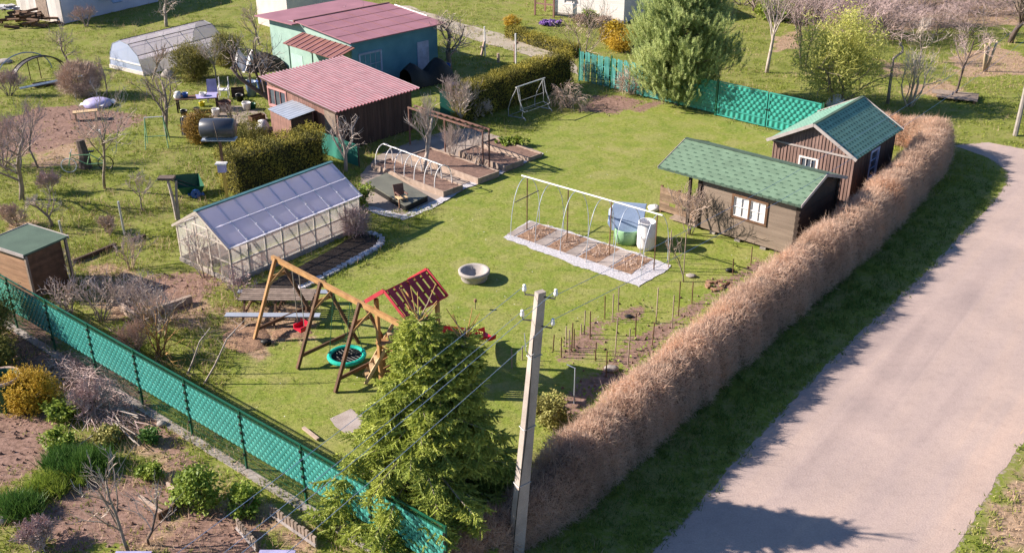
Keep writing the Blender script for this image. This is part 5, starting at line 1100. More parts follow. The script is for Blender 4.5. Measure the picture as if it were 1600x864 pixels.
for px, py, l in ((432,884,'bluish white tub lid at the bottom edge beside the pickets'),(206,886,'bluish white tub at the bottom edge below the sapling')):
    t = thing('storage_tub', l, 'tub', G(px, py)); MB().bx(-.4,.4,-.25,.25,0,.22).build('body', M['zinc'], t); MB().bx(-.44,.44,-.29,.29,.22,.26).build('rim', M['lavender'], t)
bd = thing('plank_border', 'low plank border round the bare bed below the green shrub', 'bed border', G(262, 762), 0)
a, b, c = G(262,762)-G(262,762), G(296,785)-G(262,762), G(248,812)-G(262,762)
MB().beam(a+Vector((0,0,.1)), b+Vector((0,0,.1)), .05, .2).build('plank', M['bedwood'], bd); MB().beam(b+Vector((0,0,.1)), c+Vector((0,0,.1)), .05, .2).build('plank', M['brownwood'], bd)
a, b = G(218,776)-G(262,762), G(258,806)-G(262,762); MB().beam(a+Vector((0,0,.03)), b+Vector((0,0,.03)), .09, .06).build('plank', M['bedwood'], bd)
fr3 = thing('concrete_blocks', 'row of pale concrete blocks round the bare shrub bed behind the fence', 'bed border', G(190, 485)); q0 = G(190, 485)
for a, b in (((190,485),(214,502)),((214,502),(240,492)),((240,492),(300,472))): MB().beam(G(*a)-q0+Vector((0,0,.14)), G(*b)-q0+Vector((0,0,.14)), .16, .28).build('block', M['bedwood'], fr3)
ll = thing('fallen_boards', 'dark fallen boards lying in a line across the rough grass', 'boards', G(115, 412)); q0 = G(115, 412)
for a, b in (((115,412),(150,398)),((150,398),(182,385)),((205,378),(228,372))): MB().beam(G(*a)-q0+Vector((0,0,.08)), G(*b)-q0+Vector((0,0,.08)), .10, .16).build('board', M['darkplank'], ll)
sl5 = tag(MB().beam((0,0,.05), G(497,688)-G(474,670)+Vector((0,0,.05)), .1, .06).build('timber_batten', M['bedwood'], None), 'pale loose batten lying on the lawn behind the fence', 'batten'); sl5.location = G(474, 670)
for i, (px, py, r, l) in enumerate(((253,664,.16,'pale stone on the bare soil below the fence posts'),(82,703,.2,'pale block at the corner of the bottom-left plot'),(2,815,.2,'pale stone at the left edge under the leafy plants'))): rock('stone', l, G(px, py), r, 'stone', 50+i, .6)
# ------------------------------------------------------------------ bare trees and shrubs
def bare_tree(name, label, cat, loc, h, spread, seed, bark='bark', twig='twig_pale', r0=None, stems=1, fork=.3, lean=(0, 0), gnarl=.25, levels=3, up=.35, nb=(7, 6, 4), trunk=None, group=None, twig_r=.008):
    rg = random.Random(seed); root = thing(name, label, cat, loc, 0, group); tm, wm_ = MB(), MB(); r0 = r0 or h*.022
    def grow(p, d, L, r, lv):
        n = 5 if lv == 0 else 4 if lv < levels else 3; pts = [p]; q = p; dd = d.copy()
        for i in range(n):
            dd = (dd + Vector((rg.gauss(0, gnarl), rg.gauss(0, gnarl), rg.gauss(0, gnarl*.6) + up*.25))).normalized(); q = q + dd*(L/n); pts.append(q)
        end = r*.45 if lv < levels else .003; rr = [r + (end - r)*i/n for i in range(n+1)]
        (tm if r > .016 else wm_).tube([tuple(k) for k in pts], rr, 6 if lv == 0 else 5 if r > .03 else 3, lv == 0, rg.random())
        if lv >= levels: return
        m = nb[min(lv, len(nb)-1)]
        for k in range(m):
            f = (fork + (1-fork)*(k + rg.random()*.8)/m) if lv == 0 else (.25 + .75*(k + rg.random()*.8)/m); f = min(f, 1)
            i = min(int(f*n), n-1); b = pts[i].lerp(pts[i+1], f*n - i); ax = (pts[i+1]-pts[i]).normalized()
            a = rg.random()*2*PI; u = ax.orthogonal().normalized(); v = ax.cross(u); sp = spread*(.75 + .5*rg.random())
            nd = (ax*(1 - .45*sp) + (u*math.cos(a) + v*math.sin(a))*sp + Vector((0, 0, up*.5))).normalized()
            ll = L*rg.uniform(.50, .82)*(1.1 - .4*f) if lv else (h*(1-f*.62))*rg.uniform(.40, .62)
            grow(b, nd, ll, max(twig_r, rr[i]*rg.uniform(.45, .62)), lv+1)
    for s in range(stems):
        a = 2*PI*(s + rg.random()*.5)/stems; o = Vector((math.cos(a), math.sin(a), 0))*(.0 if stems == 1 else r0*1.5)
        d = Vector((lean[0], lean[1], 1)) + (Vector((math.cos(a), math.sin(a), 0))*spread*.45 if stems > 1 else Vector())
        grow(o - Vector((0, 0, .1)), d.normalized(), (trunk or h*.62), r0*(1 if stems == 1 else rg.uniform(.5, .8)), 0)
    zs = max([v[:,2].max() for v in tm.V + wm_.V]); fz_ = h/zs
    for v in tm.V + wm_.V: v[:,2] *= fz_; v[:,:2] *= min(1.35, max(.8, fz_**.6))
    tm.build('trunk', M[bark], root, True)
    if wm_.V: wm_.build('crown', M[twig], root)
    return root
BT = [ # name, label, cat, px, py, top row, spread, seed, kwargs
 ('bare_tree','slender bare tree with one tall trunk in the middle of the left garden','tree',163,294,92,.55,1,dict(r0=.065,fork=.35)),
 ('bare_tree','bare forked fruit tree between the patio and the pale green trestle','tree',262,214,75,.75,2,dict(r0=.11,fork=.25,lean=(-.15,0))),
 ('bare_tree','wispy bare tree behind the round brown bush on the far lawn','tree',112,106,28,.85,3,dict(r0=.07,twig='twig_brown')),
 ('bare_tree','low bare tree with dark leaning trunk at the left edge of the garden','tree',33,312,165,.8,4,dict(r0=.11,twig='twig_purple',fork=.15)),
 ('bare_tree','small pinkish bare tree behind the timber shed','tree',83,352,285,.9,5,dict(r0=.06,fork=.35)),
 ('bare_tree','pale whitish bare tree at the far end of the greenhouse','tree',540,268,166,.75,6,dict(r0=.09,bark='palebark',fork=.3,gnarl=.2,nb=(6,5,4))),
 ('bare_tree','pale vine-like tree with bushy upright branches behind the raised beds','tree',662,268,138,.5,7,dict(r0=.10,bark='palebark',twig='twig_pale',fork=.28,nb=(8,7,5),up=.6)),
 ('bare_tree','bare crooked fruit tree in front of the turquoise house wall','tree',603,112,38,.85,8,dict(r0=.13,bark='palebark',fork=.25,nb=(8,7,5))),
 ('bare_tree','gnarled bare tree with a pale cut foot at the end of the turquoise house','tree',703,108,2,.85,9,dict(r0=.15,bark='bark',fork=.25,nb=(8,7,5))),
 ('bare_tree','thin dark bare tree rising in front of the red house roof','tree',555,92,0,.35,10,dict(r0=.07,bark='darkbark',lean=(-.25,0),nb=(4,4,3))),
 ('bare_tree','bare tree with thick dark trunk leaning over the patio','tree',447,170,40,.9,11,dict(r0=.12,bark='darkbark',lean=(-.75,.2),gnarl=.22,fork=.3,nb=(6,5,4))),
 ('bare_tree','second dark bare trunk rising beside the shed roof corner','tree',418,150,30,.8,12,dict(r0=.10,bark='darkbark',lean=(.05,0),gnarl=.22,nb=(5,5,4))),
 ('bare_shrub','pale upright bare bush in front of the dark hedge','shrub',722,190,112,.5,13,dict(stems=6,r0=.06,twig='twig_pale',bark='palebark',up=.5,fork=.2)),
 ('bare_tree','two thin bare saplings with twiggy tops before the white house','tree',912,118,-15,.5,14,dict(stems=2,r0=.06,twig='twig_brown',fork=.35)),
 ('birch_tree','pale birch trunk standing alone beyond the green gate','tree',1198,114,-50,.45,15,dict(r0=.13,bark='palebark',twig='twig_purple',fork=.5,gnarl=.03)),
 ('bare_tree','dark thin double trunk left of the yellow willow','tree',1256,106,-20,.5,16,dict(r0=.09,bark='darkbark',twig='twig_purple',fork=.4,stems=2,gnarl=.12)),
 ('bare_tree','thin pale trunk in front of the far purple thicket, right of the dark double trunk','tree',1268,62,-30,.4,17,dict(r0=.06,bark='palebark',twig='twig_purple',gnarl=.12)),
 ('cut_shrub','cluster of pale pruned stems fanning upward right of the brown cabin','shrub',1421,166,68,.42,18,dict(stems=9,r0=.07,bark='cutwood',twig='twig_pale',up=.35,nb=(4,3,2),fork=.4)),
 ('bare_tree','dark sapling with grey brushy crown above the wooden platform','tree',1491,150,30,.8,19,dict(r0=.07,bark='darkbark',twig='twig_purple',fork=.4)),
 ('bare_tree','thick dark tree trunk leaning right at the upper right corner','tree',1578,66,-60,.7,20,dict(r0=.2,bark='darkbark',twig='twig_brown',lean=(.25,0),fork=.4)),
 ('bare_tree','slim pale bare tree behind the fan of pruned stems','tree',1437,95,15,.7,21,dict(r0=.06,bark='bark',twig='twig_pale')),
 ('bare_tree','bare tree with spread brown twigs behind the foil tunnel by the barn','tree',260,42,-25,.8,22,dict(r0=.12,bark='palebark',twig='twig_pale')),
 ('bare_tree','thin bare sapling in front of the foil tunnel','tree',238,125,58,.3,23,dict(r0=.05,twig='twig_brown')),
 ('bare_tree','small bare tree with upright twigs at the foot of the golden bushes, near the patio','tree',365,203,150,.5,24,dict(r0=.05,twig='twig_pale')),
 ('bare_shrub','brown twiggy bush against the blue barn wall','shrub',135,42,5,.6,25,dict(stems=5,r0=.05,twig='twig_purple')),
 ('bare_shrub','wide purple bare bush beside the ploughed plot at the left edge','shrub',15,150,105,.7,26,dict(stems=7,r0=.04,twig='twig_purple')),
 ('bare_shrub','tall twiggy bush at the left edge behind the low leaning tree','shrub',5,260,170,.6,27,dict(stems=6,r0=.05,twig='twig_purple')),
 ('bare_shrub','twiggy bush leaning against the side of the timber shed','shrub',95,440,385,.5,28,dict(stems=10,r0=.045,twig='twig_pale',bark='palebark',up=.3,nb=(4,3,2))),
 ('bare_shrub','bare currant bush spreading over the green fence, nearest the timber shed','shrub',105,492,425,.75,29,dict(stems=9,r0=.04,twig='twig_pale',bark='palebark',up=.2,nb=(4,3,2))),
 ('bare_shrub','pale bare bush in the middle of the shrub bed behind the fence','shrub',160,500,425,.65,30,dict(stems=8,r0=.035,twig='twig_pale',bark='palebark',nb=(4,3,2))),
 ('bare_shrub','wide bare bush with mauve twigs in the shrub bed, nearest the greenhouse','shrub',222,500,415,.7,31,dict(stems=8,r0=.035,twig='twig_pale',bark='palebark',nb=(5,3,2))),
 ('bare_shrub','grey bare bush in front of the pale concrete blocks','shrub',255,525,445,.6,32,dict(stems=8,r0=.035,twig='twig_pale',bark='palebark',nb=(4,3,2))),
 ('bare_shrub','reddish-stemmed upright bush just behind the green fence','shrub',215,558,492,.4,33,dict(stems=6,r0=.045,twig='twig_brown')),
 ('bare_shrub','pale raspberry canes in the rough grass left of the greenhouse','shrub',205,420,360,.4,34,dict(stems=8,r0=.03,twig='twig_pale',bark='cutwood',nb=(3,3,2))),
 ('bare_shrub','small dark twiggy bush on the left lawn by the tall metal post','shrub',170,362,335,.7,35,dict(stems=5,r0=.04,twig='twig_brown')),
 ('bare_shrub','bare climbing bush clinging to the front of the greenhouse','shrub',318,432,355,.5,36,dict(stems=6,r0=.025,twig='twig_pale',bark='palebark',nb=(4,3,2))),
 ('bare_shrub','bare twigs at the near corner of the greenhouse','shrub',378,470,418,.8,37,dict(stems=6,r0=.025,twig='twig_purple',bark='palebark',nb=(4,3,3))),
 ('orange_shrub','fan of long orange brown canes behind the green fence','shrub',248,556,470,.45,38,dict(stems=8,r0=.035,bark='pinewood',twig='twig_orange',nb=(3,2,1),up=.1,lean=(.35,0))),
 ('bare_sapling','young bare fruit tree with long wavy branches at the bottom left','tree',202,862,700,.55,39,dict(r0=.05,bark='bark',twig='twig_pale',fork=.25,lean=(-.12,0),gnarl=.18,nb=(8,4,2))),
 ('bare_sapling','second bare sapling right of the young fruit tree at the bottom','tree',232,850,745,.6,40,dict(r0=.035,bark='darkbark',twig='twig_pale',fork=.25,nb=(7,3,2))),
 ('bare_shrub','low mauve twiggy bush at the bottom left corner','shrub',60,852,808,.7,41,dict(stems=12,r0=.03,twig='twig_purple',up=.3)),
 ('weeping_shrub','weeping bush of arched brown stems beside the garden swing','shrub',889,168,120,.5,42,dict(stems=14,r0=.04,bark='bark',twig='twig_brown',up=-.5,gnarl=.2,nb=(4,4,2))),
 ('bare_shrub','small bare bush spreading low to the right of the tall pale bush','shrub',748,182,150,.8,43,dict(stems=4,r0=.035,twig='twig_pale',bark='palebark')),
 ('bare_shrub','vine bush tied under the middle of the trellis','shrub',706,248,188,.35,44,dict(stems=8,r0=.04,twig='twig_pale',bark='palebark',up=.5,nb=(4,4,3))),
 ('bare_shrub','thin vine under the near end of the trellis','shrub',740,255,200,.35,45,dict(stems=4,r0=.03,twig='twig_pale',bark='palebark',nb=(4,3,2))),
 ('bare_shrub','bare lilac bush growing through the pallet panel','shrub',1078,366,285,.5,46,dict(stems=6,r0=.03,twig='twig_brown',nb=(4,4,3))),
 ('bare_shrub','twiggy shrub at the left front corner of the white house','shrub',905,42,18,.7,47,dict(stems=8,r0=.04,twig='twig_brown')),
 ('bare_shrub','twiggy brown shrub below the right part of the white house wall','shrub',945,46,20,.7,48,dict(stems=8,r0=.04,twig='twig_brown')),
 ('bare_sapling','tiny bare sapling with pink twigs among the stakes near the grey cabin','tree',1068,440,350,.35,49,dict(r0=.025,twig='twig_brown',nb=(4,3,2))),
 ('bare_tree','thin grey bare sapling between the tall metal post and the pollarded trunk','tree',225,330,255,.5,81,dict(r0=.035)),
 ('bare_tree','thin bare tree with fine upright twigs at the near edge of the ploughed plot','tree',60,262,150,.5,82,dict(r0=.05,twig='twig_purple')),
 ('bare_tree','slim twiggy tree between the round brown bush and the foil tunnel','tree',168,152,80,.5,83,dict(r0=.045,twig='twig_brown')),
 ('bare_tree','thin bare tree behind the cluttered garden table','tree',338,128,48,.5,84,dict(r0=.05,twig='twig_pale')),
 ('bare_tree','bare tree with twiggy crown on the grass left of the red roof house','tree',405,70,-5,.6,85,dict(r0=.06,twig='twig_brown')),
 ('bare_shrub','low bare bush in the rough grass in front of the old bicycle','shrub',78,300,262,.7,86,dict(stems=6,r0=.03,twig='twig_purple')),
 ('bare_shrub','pale dry bush beside the timber shed roof, on the rough grass','shrub',25,352,312,.7,87,dict(stems=8,r0=.03,twig='twig_brown')),
 ('bare_shrub','straggly bare bush by the brush pile outside the fence','shrub',150,640,585,.8,50,dict(stems=6,r0=.04,twig='twig_purple')),
]
for nm, lb, ct, px, py, pt_, sp, sd_, kw in BT:
    bare_tree(nm, lb, ct, G(px, py), max(.8, HT(px, py, pt_))*(.95 if kw.get('stems', 1) == 1 else 1.0), sp, sd_, **kw)
bp_ = thing('crooked_tree', 'single crooked pale trunk without branches right of the willow', 'tree', G(1387, 162)); hh = HT(1387, 162, 68)
MB().tube([(0,0,-.1),(-.05,0,hh*.35),(-.1,0,hh*.75),(.35,0,hh*.86),(.3,0,hh*.94),(.1,0,hh*.985),(.25,0,hh)], [.10,.085,.075,.07,.06,.05,.035], 8).build('trunk', M['palebark'], bp_, True)
st3 = thing('pollarded_tree', 'three pale sawn-off stems standing together in the litter at the upper right', 'tree', G(1538, 112)); hh = HT(1538, 112, 62)
for dx, hx in ((-.25, .85), (.0, 1.0), (.45, .95)): MB().tube([(dx*.2,0,-.1),(dx*.6,0,hh*.5),(dx,.05,hh*hx)], [.085,.075,.07], 7).build('trunk', M['cutwood'], st3, True)
# far purple thicket: bare trees of one kind along the top right edge
proto = []
for k in range(3): proto.append(bare_tree('thicket_tree', 'bare mauve thicket tree crowded along the upper right edge', 'tree', (0, 0, 0), 5.0, .85, 60+k, 'bark', 'twig_purple', r0=.07, stems=4, fork=.12, nb=(6,6,5), up=.25, group='bare mauve thicket trees'))
th = [(1250,40),(1275,30),(1300,42),(1318,62),(1335,35),(1352,60),(1372,40),(1390,62),(1405,35),(1330,12),(1370,14),(1410,12),(1445,18),(1290,8),(1460,55),(1515,55),(1500,20),(1540,25),(1565,15),(1180,18),(1160,8),(1215,4),(1250,8),(1595,22),(1530,5),(1480,4)]
for i, (px, py) in enumerate(th):
    c = proto[i] if i < 3 else clone(proto[i % 3]); c.location = G(px, py); c.rotation_euler = (0, 0, R_.uniform(0, 6.3)); s = R_.uniform(.85, 1.2) if px < 1440 else R_.uniform(.6, .9); c.scale = (s*1.2, s*1.2, s*.75)
# long bare rods rising behind the fence
for i, (px, py, dx, dy, pt_, lb) in enumerate(((291, 584, .9, .3, 515, 'long bare rod leaning right, rising just behind the green fence'),(316, 600, 1.5, .5, 505, 'longer grey rod leaning right behind the fence, nearest the swing'))):
    t = thing('bare_rod', lb, 'sapling', G(px, py)); h = HT(px, py, pt_)*.95; MB().tube([(0,0,-.1),(dx*.3,dy*.2,h*.3),(dx*.6,dy*.5,h*.72),(dx,dy,h)], [.035,.03,.022,.01], 6).build('stem', M['palebark'], t)
    mb = MB()
    for k in range(9): f = .35 + .6*k/9; b = Vector((dx*f, dy*f, h*f)); mb.tube([tuple(b), tuple(b + Vector((R_.uniform(-.5,.5), R_.uniform(-.4,.4), R_.uniform(.1,.4))))], [.009,.003], 3)
    mb.build('twig', M['twig_pale'], t)
# brush pile
bp2 = thing('brush_pile', 'long heap of mauve cut brushwood lying outside the green fence', 'brush pile', G(135, 610)); mb = MB(); n = 2600
ax = (G(170, 665) - G(95, 560)).normalized(); tpos = NP.uniform(-2.2, 2.2, n); P = np.column_stack([ax.x*tpos, ax.y*tpos, np.abs(NP.normal(0, .13, n))]) + np.column_stack([NP.normal(0,.35,n), NP.normal(0,.25,n), np.zeros(n)])
twigs(mb, P, unit(NP.normal(size=(n,3))*[.8,.8,.3] + np.array([ax.x, ax.y, 0])*1.2), .35 + .6*NP.random(n), .011, NP.random(n)); mb.build('brushwood', M['twig_purple'], bp2)
mb = MB()
for k in range(14): a = R_.uniform(-1.2, 2.4); p = Vector((ax.x*a + R_.gauss(0,.25), ax.y*a + R_.gauss(0,.2), .1)); d = (ax + Vector((R_.gauss(0,.35), R_.gauss(0,.3), R_.uniform(-.02,.18)))).normalized()*R_.uniform(1, 2.2); mb.tube([tuple(p), tuple(p+d)], [.03,.015], 5)
mb.build('branch', M['palebark'], bp2)
# ------------------------------------------------------------------ evergreens
def spruce():
    lm_ = MB(); root = thing('spruce_tree', 'tall two-topped green spruce at the fence corner in front of the play tower', 'tree', (-2.05, 21.45, 0)); tm, fm_ = MB(), MB(); rg = random.Random(5)
    tops = [((-.15, .1, 6.0), 0), ((.95, .15, 5.55), 1)]
    tm.tube([(0,0,-.1),(0,0,2.4),(-.08,.05,4),tops[0][0]], [.17,.12,.07,.015], 8); tm.tube([(0,0,2.3),(.55,.1,3.4),tops[1][0]], [.09,.06,.015], 7)
    PB, DB, LB, RB, CB = [], [], [], [], []
    def branch(base, az, R, z, droop, big):
        n = 7; pts = []; dz0 = .25 if z > 4 else .05
        for i in range(n+1):
            t = i/n; bend = .12*math.sin(3*t + az); pts.append(Vector((base[0] + R*t*math.cos(az+bend), base[1] + R*t*math.sin(az+bend), z + R*(dz0*t - droop*t*t*.9 + (droop*.55)*t**4))))
        tm.tube([tuple(p) for p in pts], [max(.006, .035*(1-i/n)*R/2) for i in range(n+1)], 4, False)
        cv = rg.random(); s = .12*R if R > .8 else 0; step = .12
        while s < R:
            t = s/R; i = min(int(t*n), n-1); p = pts[i].lerp(pts[i+1], t*n - i); d = (pts[i+1]-pts[i]).normalized(); side = Vector((-d.y, d.x, 0)).normalized()
            for sg in (-1, 1):
                if rg.random() < .10: continue
                L = (.24 + .36*(1 - abs(2*t - .9))*min(1, R/1.3))*rg.uniform(.7, 1.25); fd = (d*.75 + side*sg*rg.uniform(.4, .95) + Vector((0,0,rg.uniform(-.75,.05)))).normalized()
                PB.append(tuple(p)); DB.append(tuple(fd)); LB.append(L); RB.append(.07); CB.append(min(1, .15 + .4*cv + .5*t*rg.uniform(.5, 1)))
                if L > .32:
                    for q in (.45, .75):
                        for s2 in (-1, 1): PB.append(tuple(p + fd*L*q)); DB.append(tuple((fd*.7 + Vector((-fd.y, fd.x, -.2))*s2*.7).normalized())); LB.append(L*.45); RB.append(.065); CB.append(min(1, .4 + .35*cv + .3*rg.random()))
            s += step
        PB.append(tuple(pts[-1] - (pts[-1]-pts[-2])*.8)); DB.append(tuple((pts[-1]-pts[-2]).normalized())); LB.append(.3); RB.append(.08); CB.append(.9)
    for z in np.arange(.25, 3.4, .235):
        R = 3.2*(1 - z/6.2)**.85
        for k in range(8): az = 2*PI*k/8 + z*2.1 + rg.uniform(-.3,.3); branch((0, 0), az, R*rg.uniform(.72, 1.12)*(1.15 if z < 2.4 and math.cos(az + 2.5) > .1 else 1), z + rg.uniform(-.1,.1), .30, True)
    for (tx, ty, tz_), w_ in tops:
        for z in np.arange(3.1, tz_-.15, .24):
            f = (z-2.4)/(tz_-2.4); R = (1.4 if w_ == 0 else 1.25)*(1 - f)**.8 + .14
            for k in range(7):
                az = 2*PI*k/7 + z*1.7 + rg.uniform(-.3,.3); branch((tx*f, ty*f), az, R*rg.uniform(.7, 1.15), z, .12, False)
        for k in range(9):
            a = rg.uniform(0, 2*PI); b = Vector((tx, ty, tz_ - rg.uniform(.1, .5))); tip = b + Vector((.45*math.cos(a), .3*math.sin(a), rg.uniform(.35, .95))); tm.tube([tuple(b), tuple(b.lerp(tip, .5) + Vector((0,0,-.05))), tuple(tip)], [.016,.012,.006], 4)
            lm_.tube([tuple(b), tuple(b.lerp(tip, .5) + Vector((0,0,-.06))), tuple(tip)], [.016,.014,.009], 4)
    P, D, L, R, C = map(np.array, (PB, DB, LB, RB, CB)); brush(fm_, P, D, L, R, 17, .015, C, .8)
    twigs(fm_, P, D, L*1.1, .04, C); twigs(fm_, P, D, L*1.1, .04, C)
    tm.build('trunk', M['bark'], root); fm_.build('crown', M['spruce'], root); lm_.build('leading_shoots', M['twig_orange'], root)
spruce()
def pine():
    h = 7.6; root = thing('pine_tree', 'large bushy green pine at the far corner of the lawn beside the gate', 'tree', (9.35, 57.15, 0)); tm, fm_ = MB(), MB(); rg = random.Random(8)
    tm.tube([(0,0,-.1),(.05,0,3),(0,0,h-.4)], [.2,.14,.03], 8); PB, DB, CB = [], [], []
    for z in np.arange(.25, h-.2, .31):
        f = z/h; R = 2.8*(math.sin(min(1, (f*1.3 + .30))*PI*.62)**.9)*(1 - max(0, f-.55)*1.55); R = max(.3, R)
        m = 10
        for k in range(m):
            az = 2*PI*k/m + z*2.4 + rg.uniform(-.3,.3); RR = R*rg.uniform(.62, 1.12)*(1 + .16*math.sin(2*az + z*1.3) + .08*math.sin(3*az - z*2.1)); n = 6; cv = rg.random()
            pts = [Vector((RR*t*math.cos(az), RR*t*math.sin(az), z + RR*(.05*t + .28*t*t))) for t in np.linspace(0, 1, n)]
            tm.tube([tuple(p) for p in pts], [.03*(1-.8*i/n) for i in range(n)], 4, False)
            for q in range(int(6 + RR*14)):
                t = 1 - .78*rg.random()**1.6; i = min(int(t*(n-1)), n-2); p = pts[i].lerp(pts[i+1], t*(n-1)-i); o = Vector((rg.gauss(0,.26), rg.gauss(0,.26), rg.gauss(.05,.2)))*(.4 + .6*t)
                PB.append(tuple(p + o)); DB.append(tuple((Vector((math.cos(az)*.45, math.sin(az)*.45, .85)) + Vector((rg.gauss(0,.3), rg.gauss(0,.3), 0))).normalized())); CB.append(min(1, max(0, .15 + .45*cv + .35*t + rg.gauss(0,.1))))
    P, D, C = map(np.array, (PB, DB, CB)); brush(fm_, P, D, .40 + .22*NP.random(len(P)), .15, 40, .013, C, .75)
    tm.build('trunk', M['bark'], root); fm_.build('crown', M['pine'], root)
pine()
def conifer_hedge(name, label, p0, p1, width, h, leafm, seed=1, h1=None):
    a, b = Vector(p0), Vector(p1); L = (b-a).length; az = math.atan2((b-a).y, (b-a).x); root = thing(name, label, 'hedge', a, az); h1 = h1 or h
    core = MB(); n = 20; V = []; rg = random.Random(seed)
    for i in range(n+1):
        x = .12 + (L-.24)*i/n; hh = (h + (h1-h)*i/n) - .14
        for y, z in ((.14,0),(.12,hh*.5),(.16,hh*.9),(width*.5,hh),(width-.16,hh*.9),(width-.12,hh*.5),(width-.14,0)): V.append((x, y + rg.uniform(-.03,.03), max(0, z + rg.uniform(-.04,.04))))
    core.add(V, [(i*7+j, (i+1)*7+j, (i+1)*7+j+1, i*7+j+1) for i in range(n) for j in range(6)] + [tuple(range(7)), tuple(range(n*7+6, n*7-1, -1))]); core.build('inner_branches', M['thuja_core'], root)
    m = int(L*(2*h+width)*260); u = NP.random(m)*(2*h+width); x = NP.random(m)*L; hl = h + (h1-h)*x/L
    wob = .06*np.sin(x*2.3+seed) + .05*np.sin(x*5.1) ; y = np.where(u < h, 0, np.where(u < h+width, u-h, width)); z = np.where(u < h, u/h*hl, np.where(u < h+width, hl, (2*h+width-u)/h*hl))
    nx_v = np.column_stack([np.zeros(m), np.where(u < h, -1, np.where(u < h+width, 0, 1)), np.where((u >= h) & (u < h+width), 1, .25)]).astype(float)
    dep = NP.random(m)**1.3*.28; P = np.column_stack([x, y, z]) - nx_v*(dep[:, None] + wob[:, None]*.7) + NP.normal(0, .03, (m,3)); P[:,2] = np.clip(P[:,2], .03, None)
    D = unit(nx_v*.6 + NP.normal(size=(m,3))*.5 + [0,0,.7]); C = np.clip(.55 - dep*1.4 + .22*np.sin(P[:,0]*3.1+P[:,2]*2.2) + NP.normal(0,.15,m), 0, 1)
    fm_ = MB(); brush(fm_, P, D, .12 + .08*NP.random(m), .055, 5, .016, C, .8); fm_.build('foliage', M[leafm], root)
    # sparse end faces
    for xe in (0, L):
        k = 700; y = NP.random(k)*width; z = NP.random(k)*h; P = np.column_stack([np.full(k, xe) + NP.normal(0,.06,k), y, z]); D = unit(np.array([1 if xe else -1, 0, .5]) + NP.normal(size=(k,3))*.5); fe = MB(); brush(fe, P, D, .15, .06, 5, .016, np.clip(NP.normal(.4,.2,k),0,1), .8); fe.build('foliage', M[leafm], root)
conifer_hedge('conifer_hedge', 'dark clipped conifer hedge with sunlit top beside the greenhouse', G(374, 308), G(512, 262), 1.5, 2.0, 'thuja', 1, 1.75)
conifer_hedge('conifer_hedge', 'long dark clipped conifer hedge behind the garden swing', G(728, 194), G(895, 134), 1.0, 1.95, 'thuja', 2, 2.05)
conifer_hedge('golden_hedge', 'low golden clipped hedge along the dirt track before the white house', G(905, 88), G(806, 57), .9, .75, 'thuja', 3)
def round_bush(name, label, cat, p, rad, leafm, seed=1, n=2600, kind='brush', size=.07, shell=.55, nc=60, cr=.13, trunk=True, group=None, cut=.05):
    root = thing(name, label, cat, p, 0, group); rx, ry, rz_ = rad; P, C = blobs(n, (0, 0, rz_*.98), (rx, ry, rz_), nc, cr*min(rad)*1.6, shell); P[:,2] = np.where(P[:,2] < cut, cut + NP.random(n)*.2, P[:,2])
    C = np.clip(C, 0, 1); fm_ = MB(); D = unit((P - np.array([0,0,rz_*.8]))/np.array(rad) + NP.normal(size=(n,3))*.5 + [0,0,.4])
    if kind == 'brush': brush(fm_, P, D, size*1.6, size*.8, 6, size*.17, C, .8)
    elif kind == 'leaf': cards(fm_, P, size*(.7 + .6*NP.random(n)), size*(.45 + .3*NP.random(n)), C, up=.25)
    elif kind == 'blade': twigs(fm_, P*[1,1,.35], unit(NP.normal(size=(n,3))*[.5,.5,.1] + [0,0,1]), rz_*(.7+.8*NP.random(n)), .016, C)
    elif kind == 'twig': twigs(fm_, P, D, size*(2 + 3*NP.random(n)), .010, C)
    fm_.build('foliage' if kind != 'twig' else 'twigs', M[leafm], root)
    if trunk:
        tm = MB()
        for k in range(9): a = 2*PI*k/9; tm.tube([(0,0,-.05),(rx*.3*math.cos(a),ry*.3*math.sin(a),rz_*.7),(rx*.68*math.cos(a),ry*.68*math.sin(a),rz_*(1.1+.4*R_.random()))], [.035,.025,.01], 4)
        tm.build('stem', M['bark'], root)
    return root
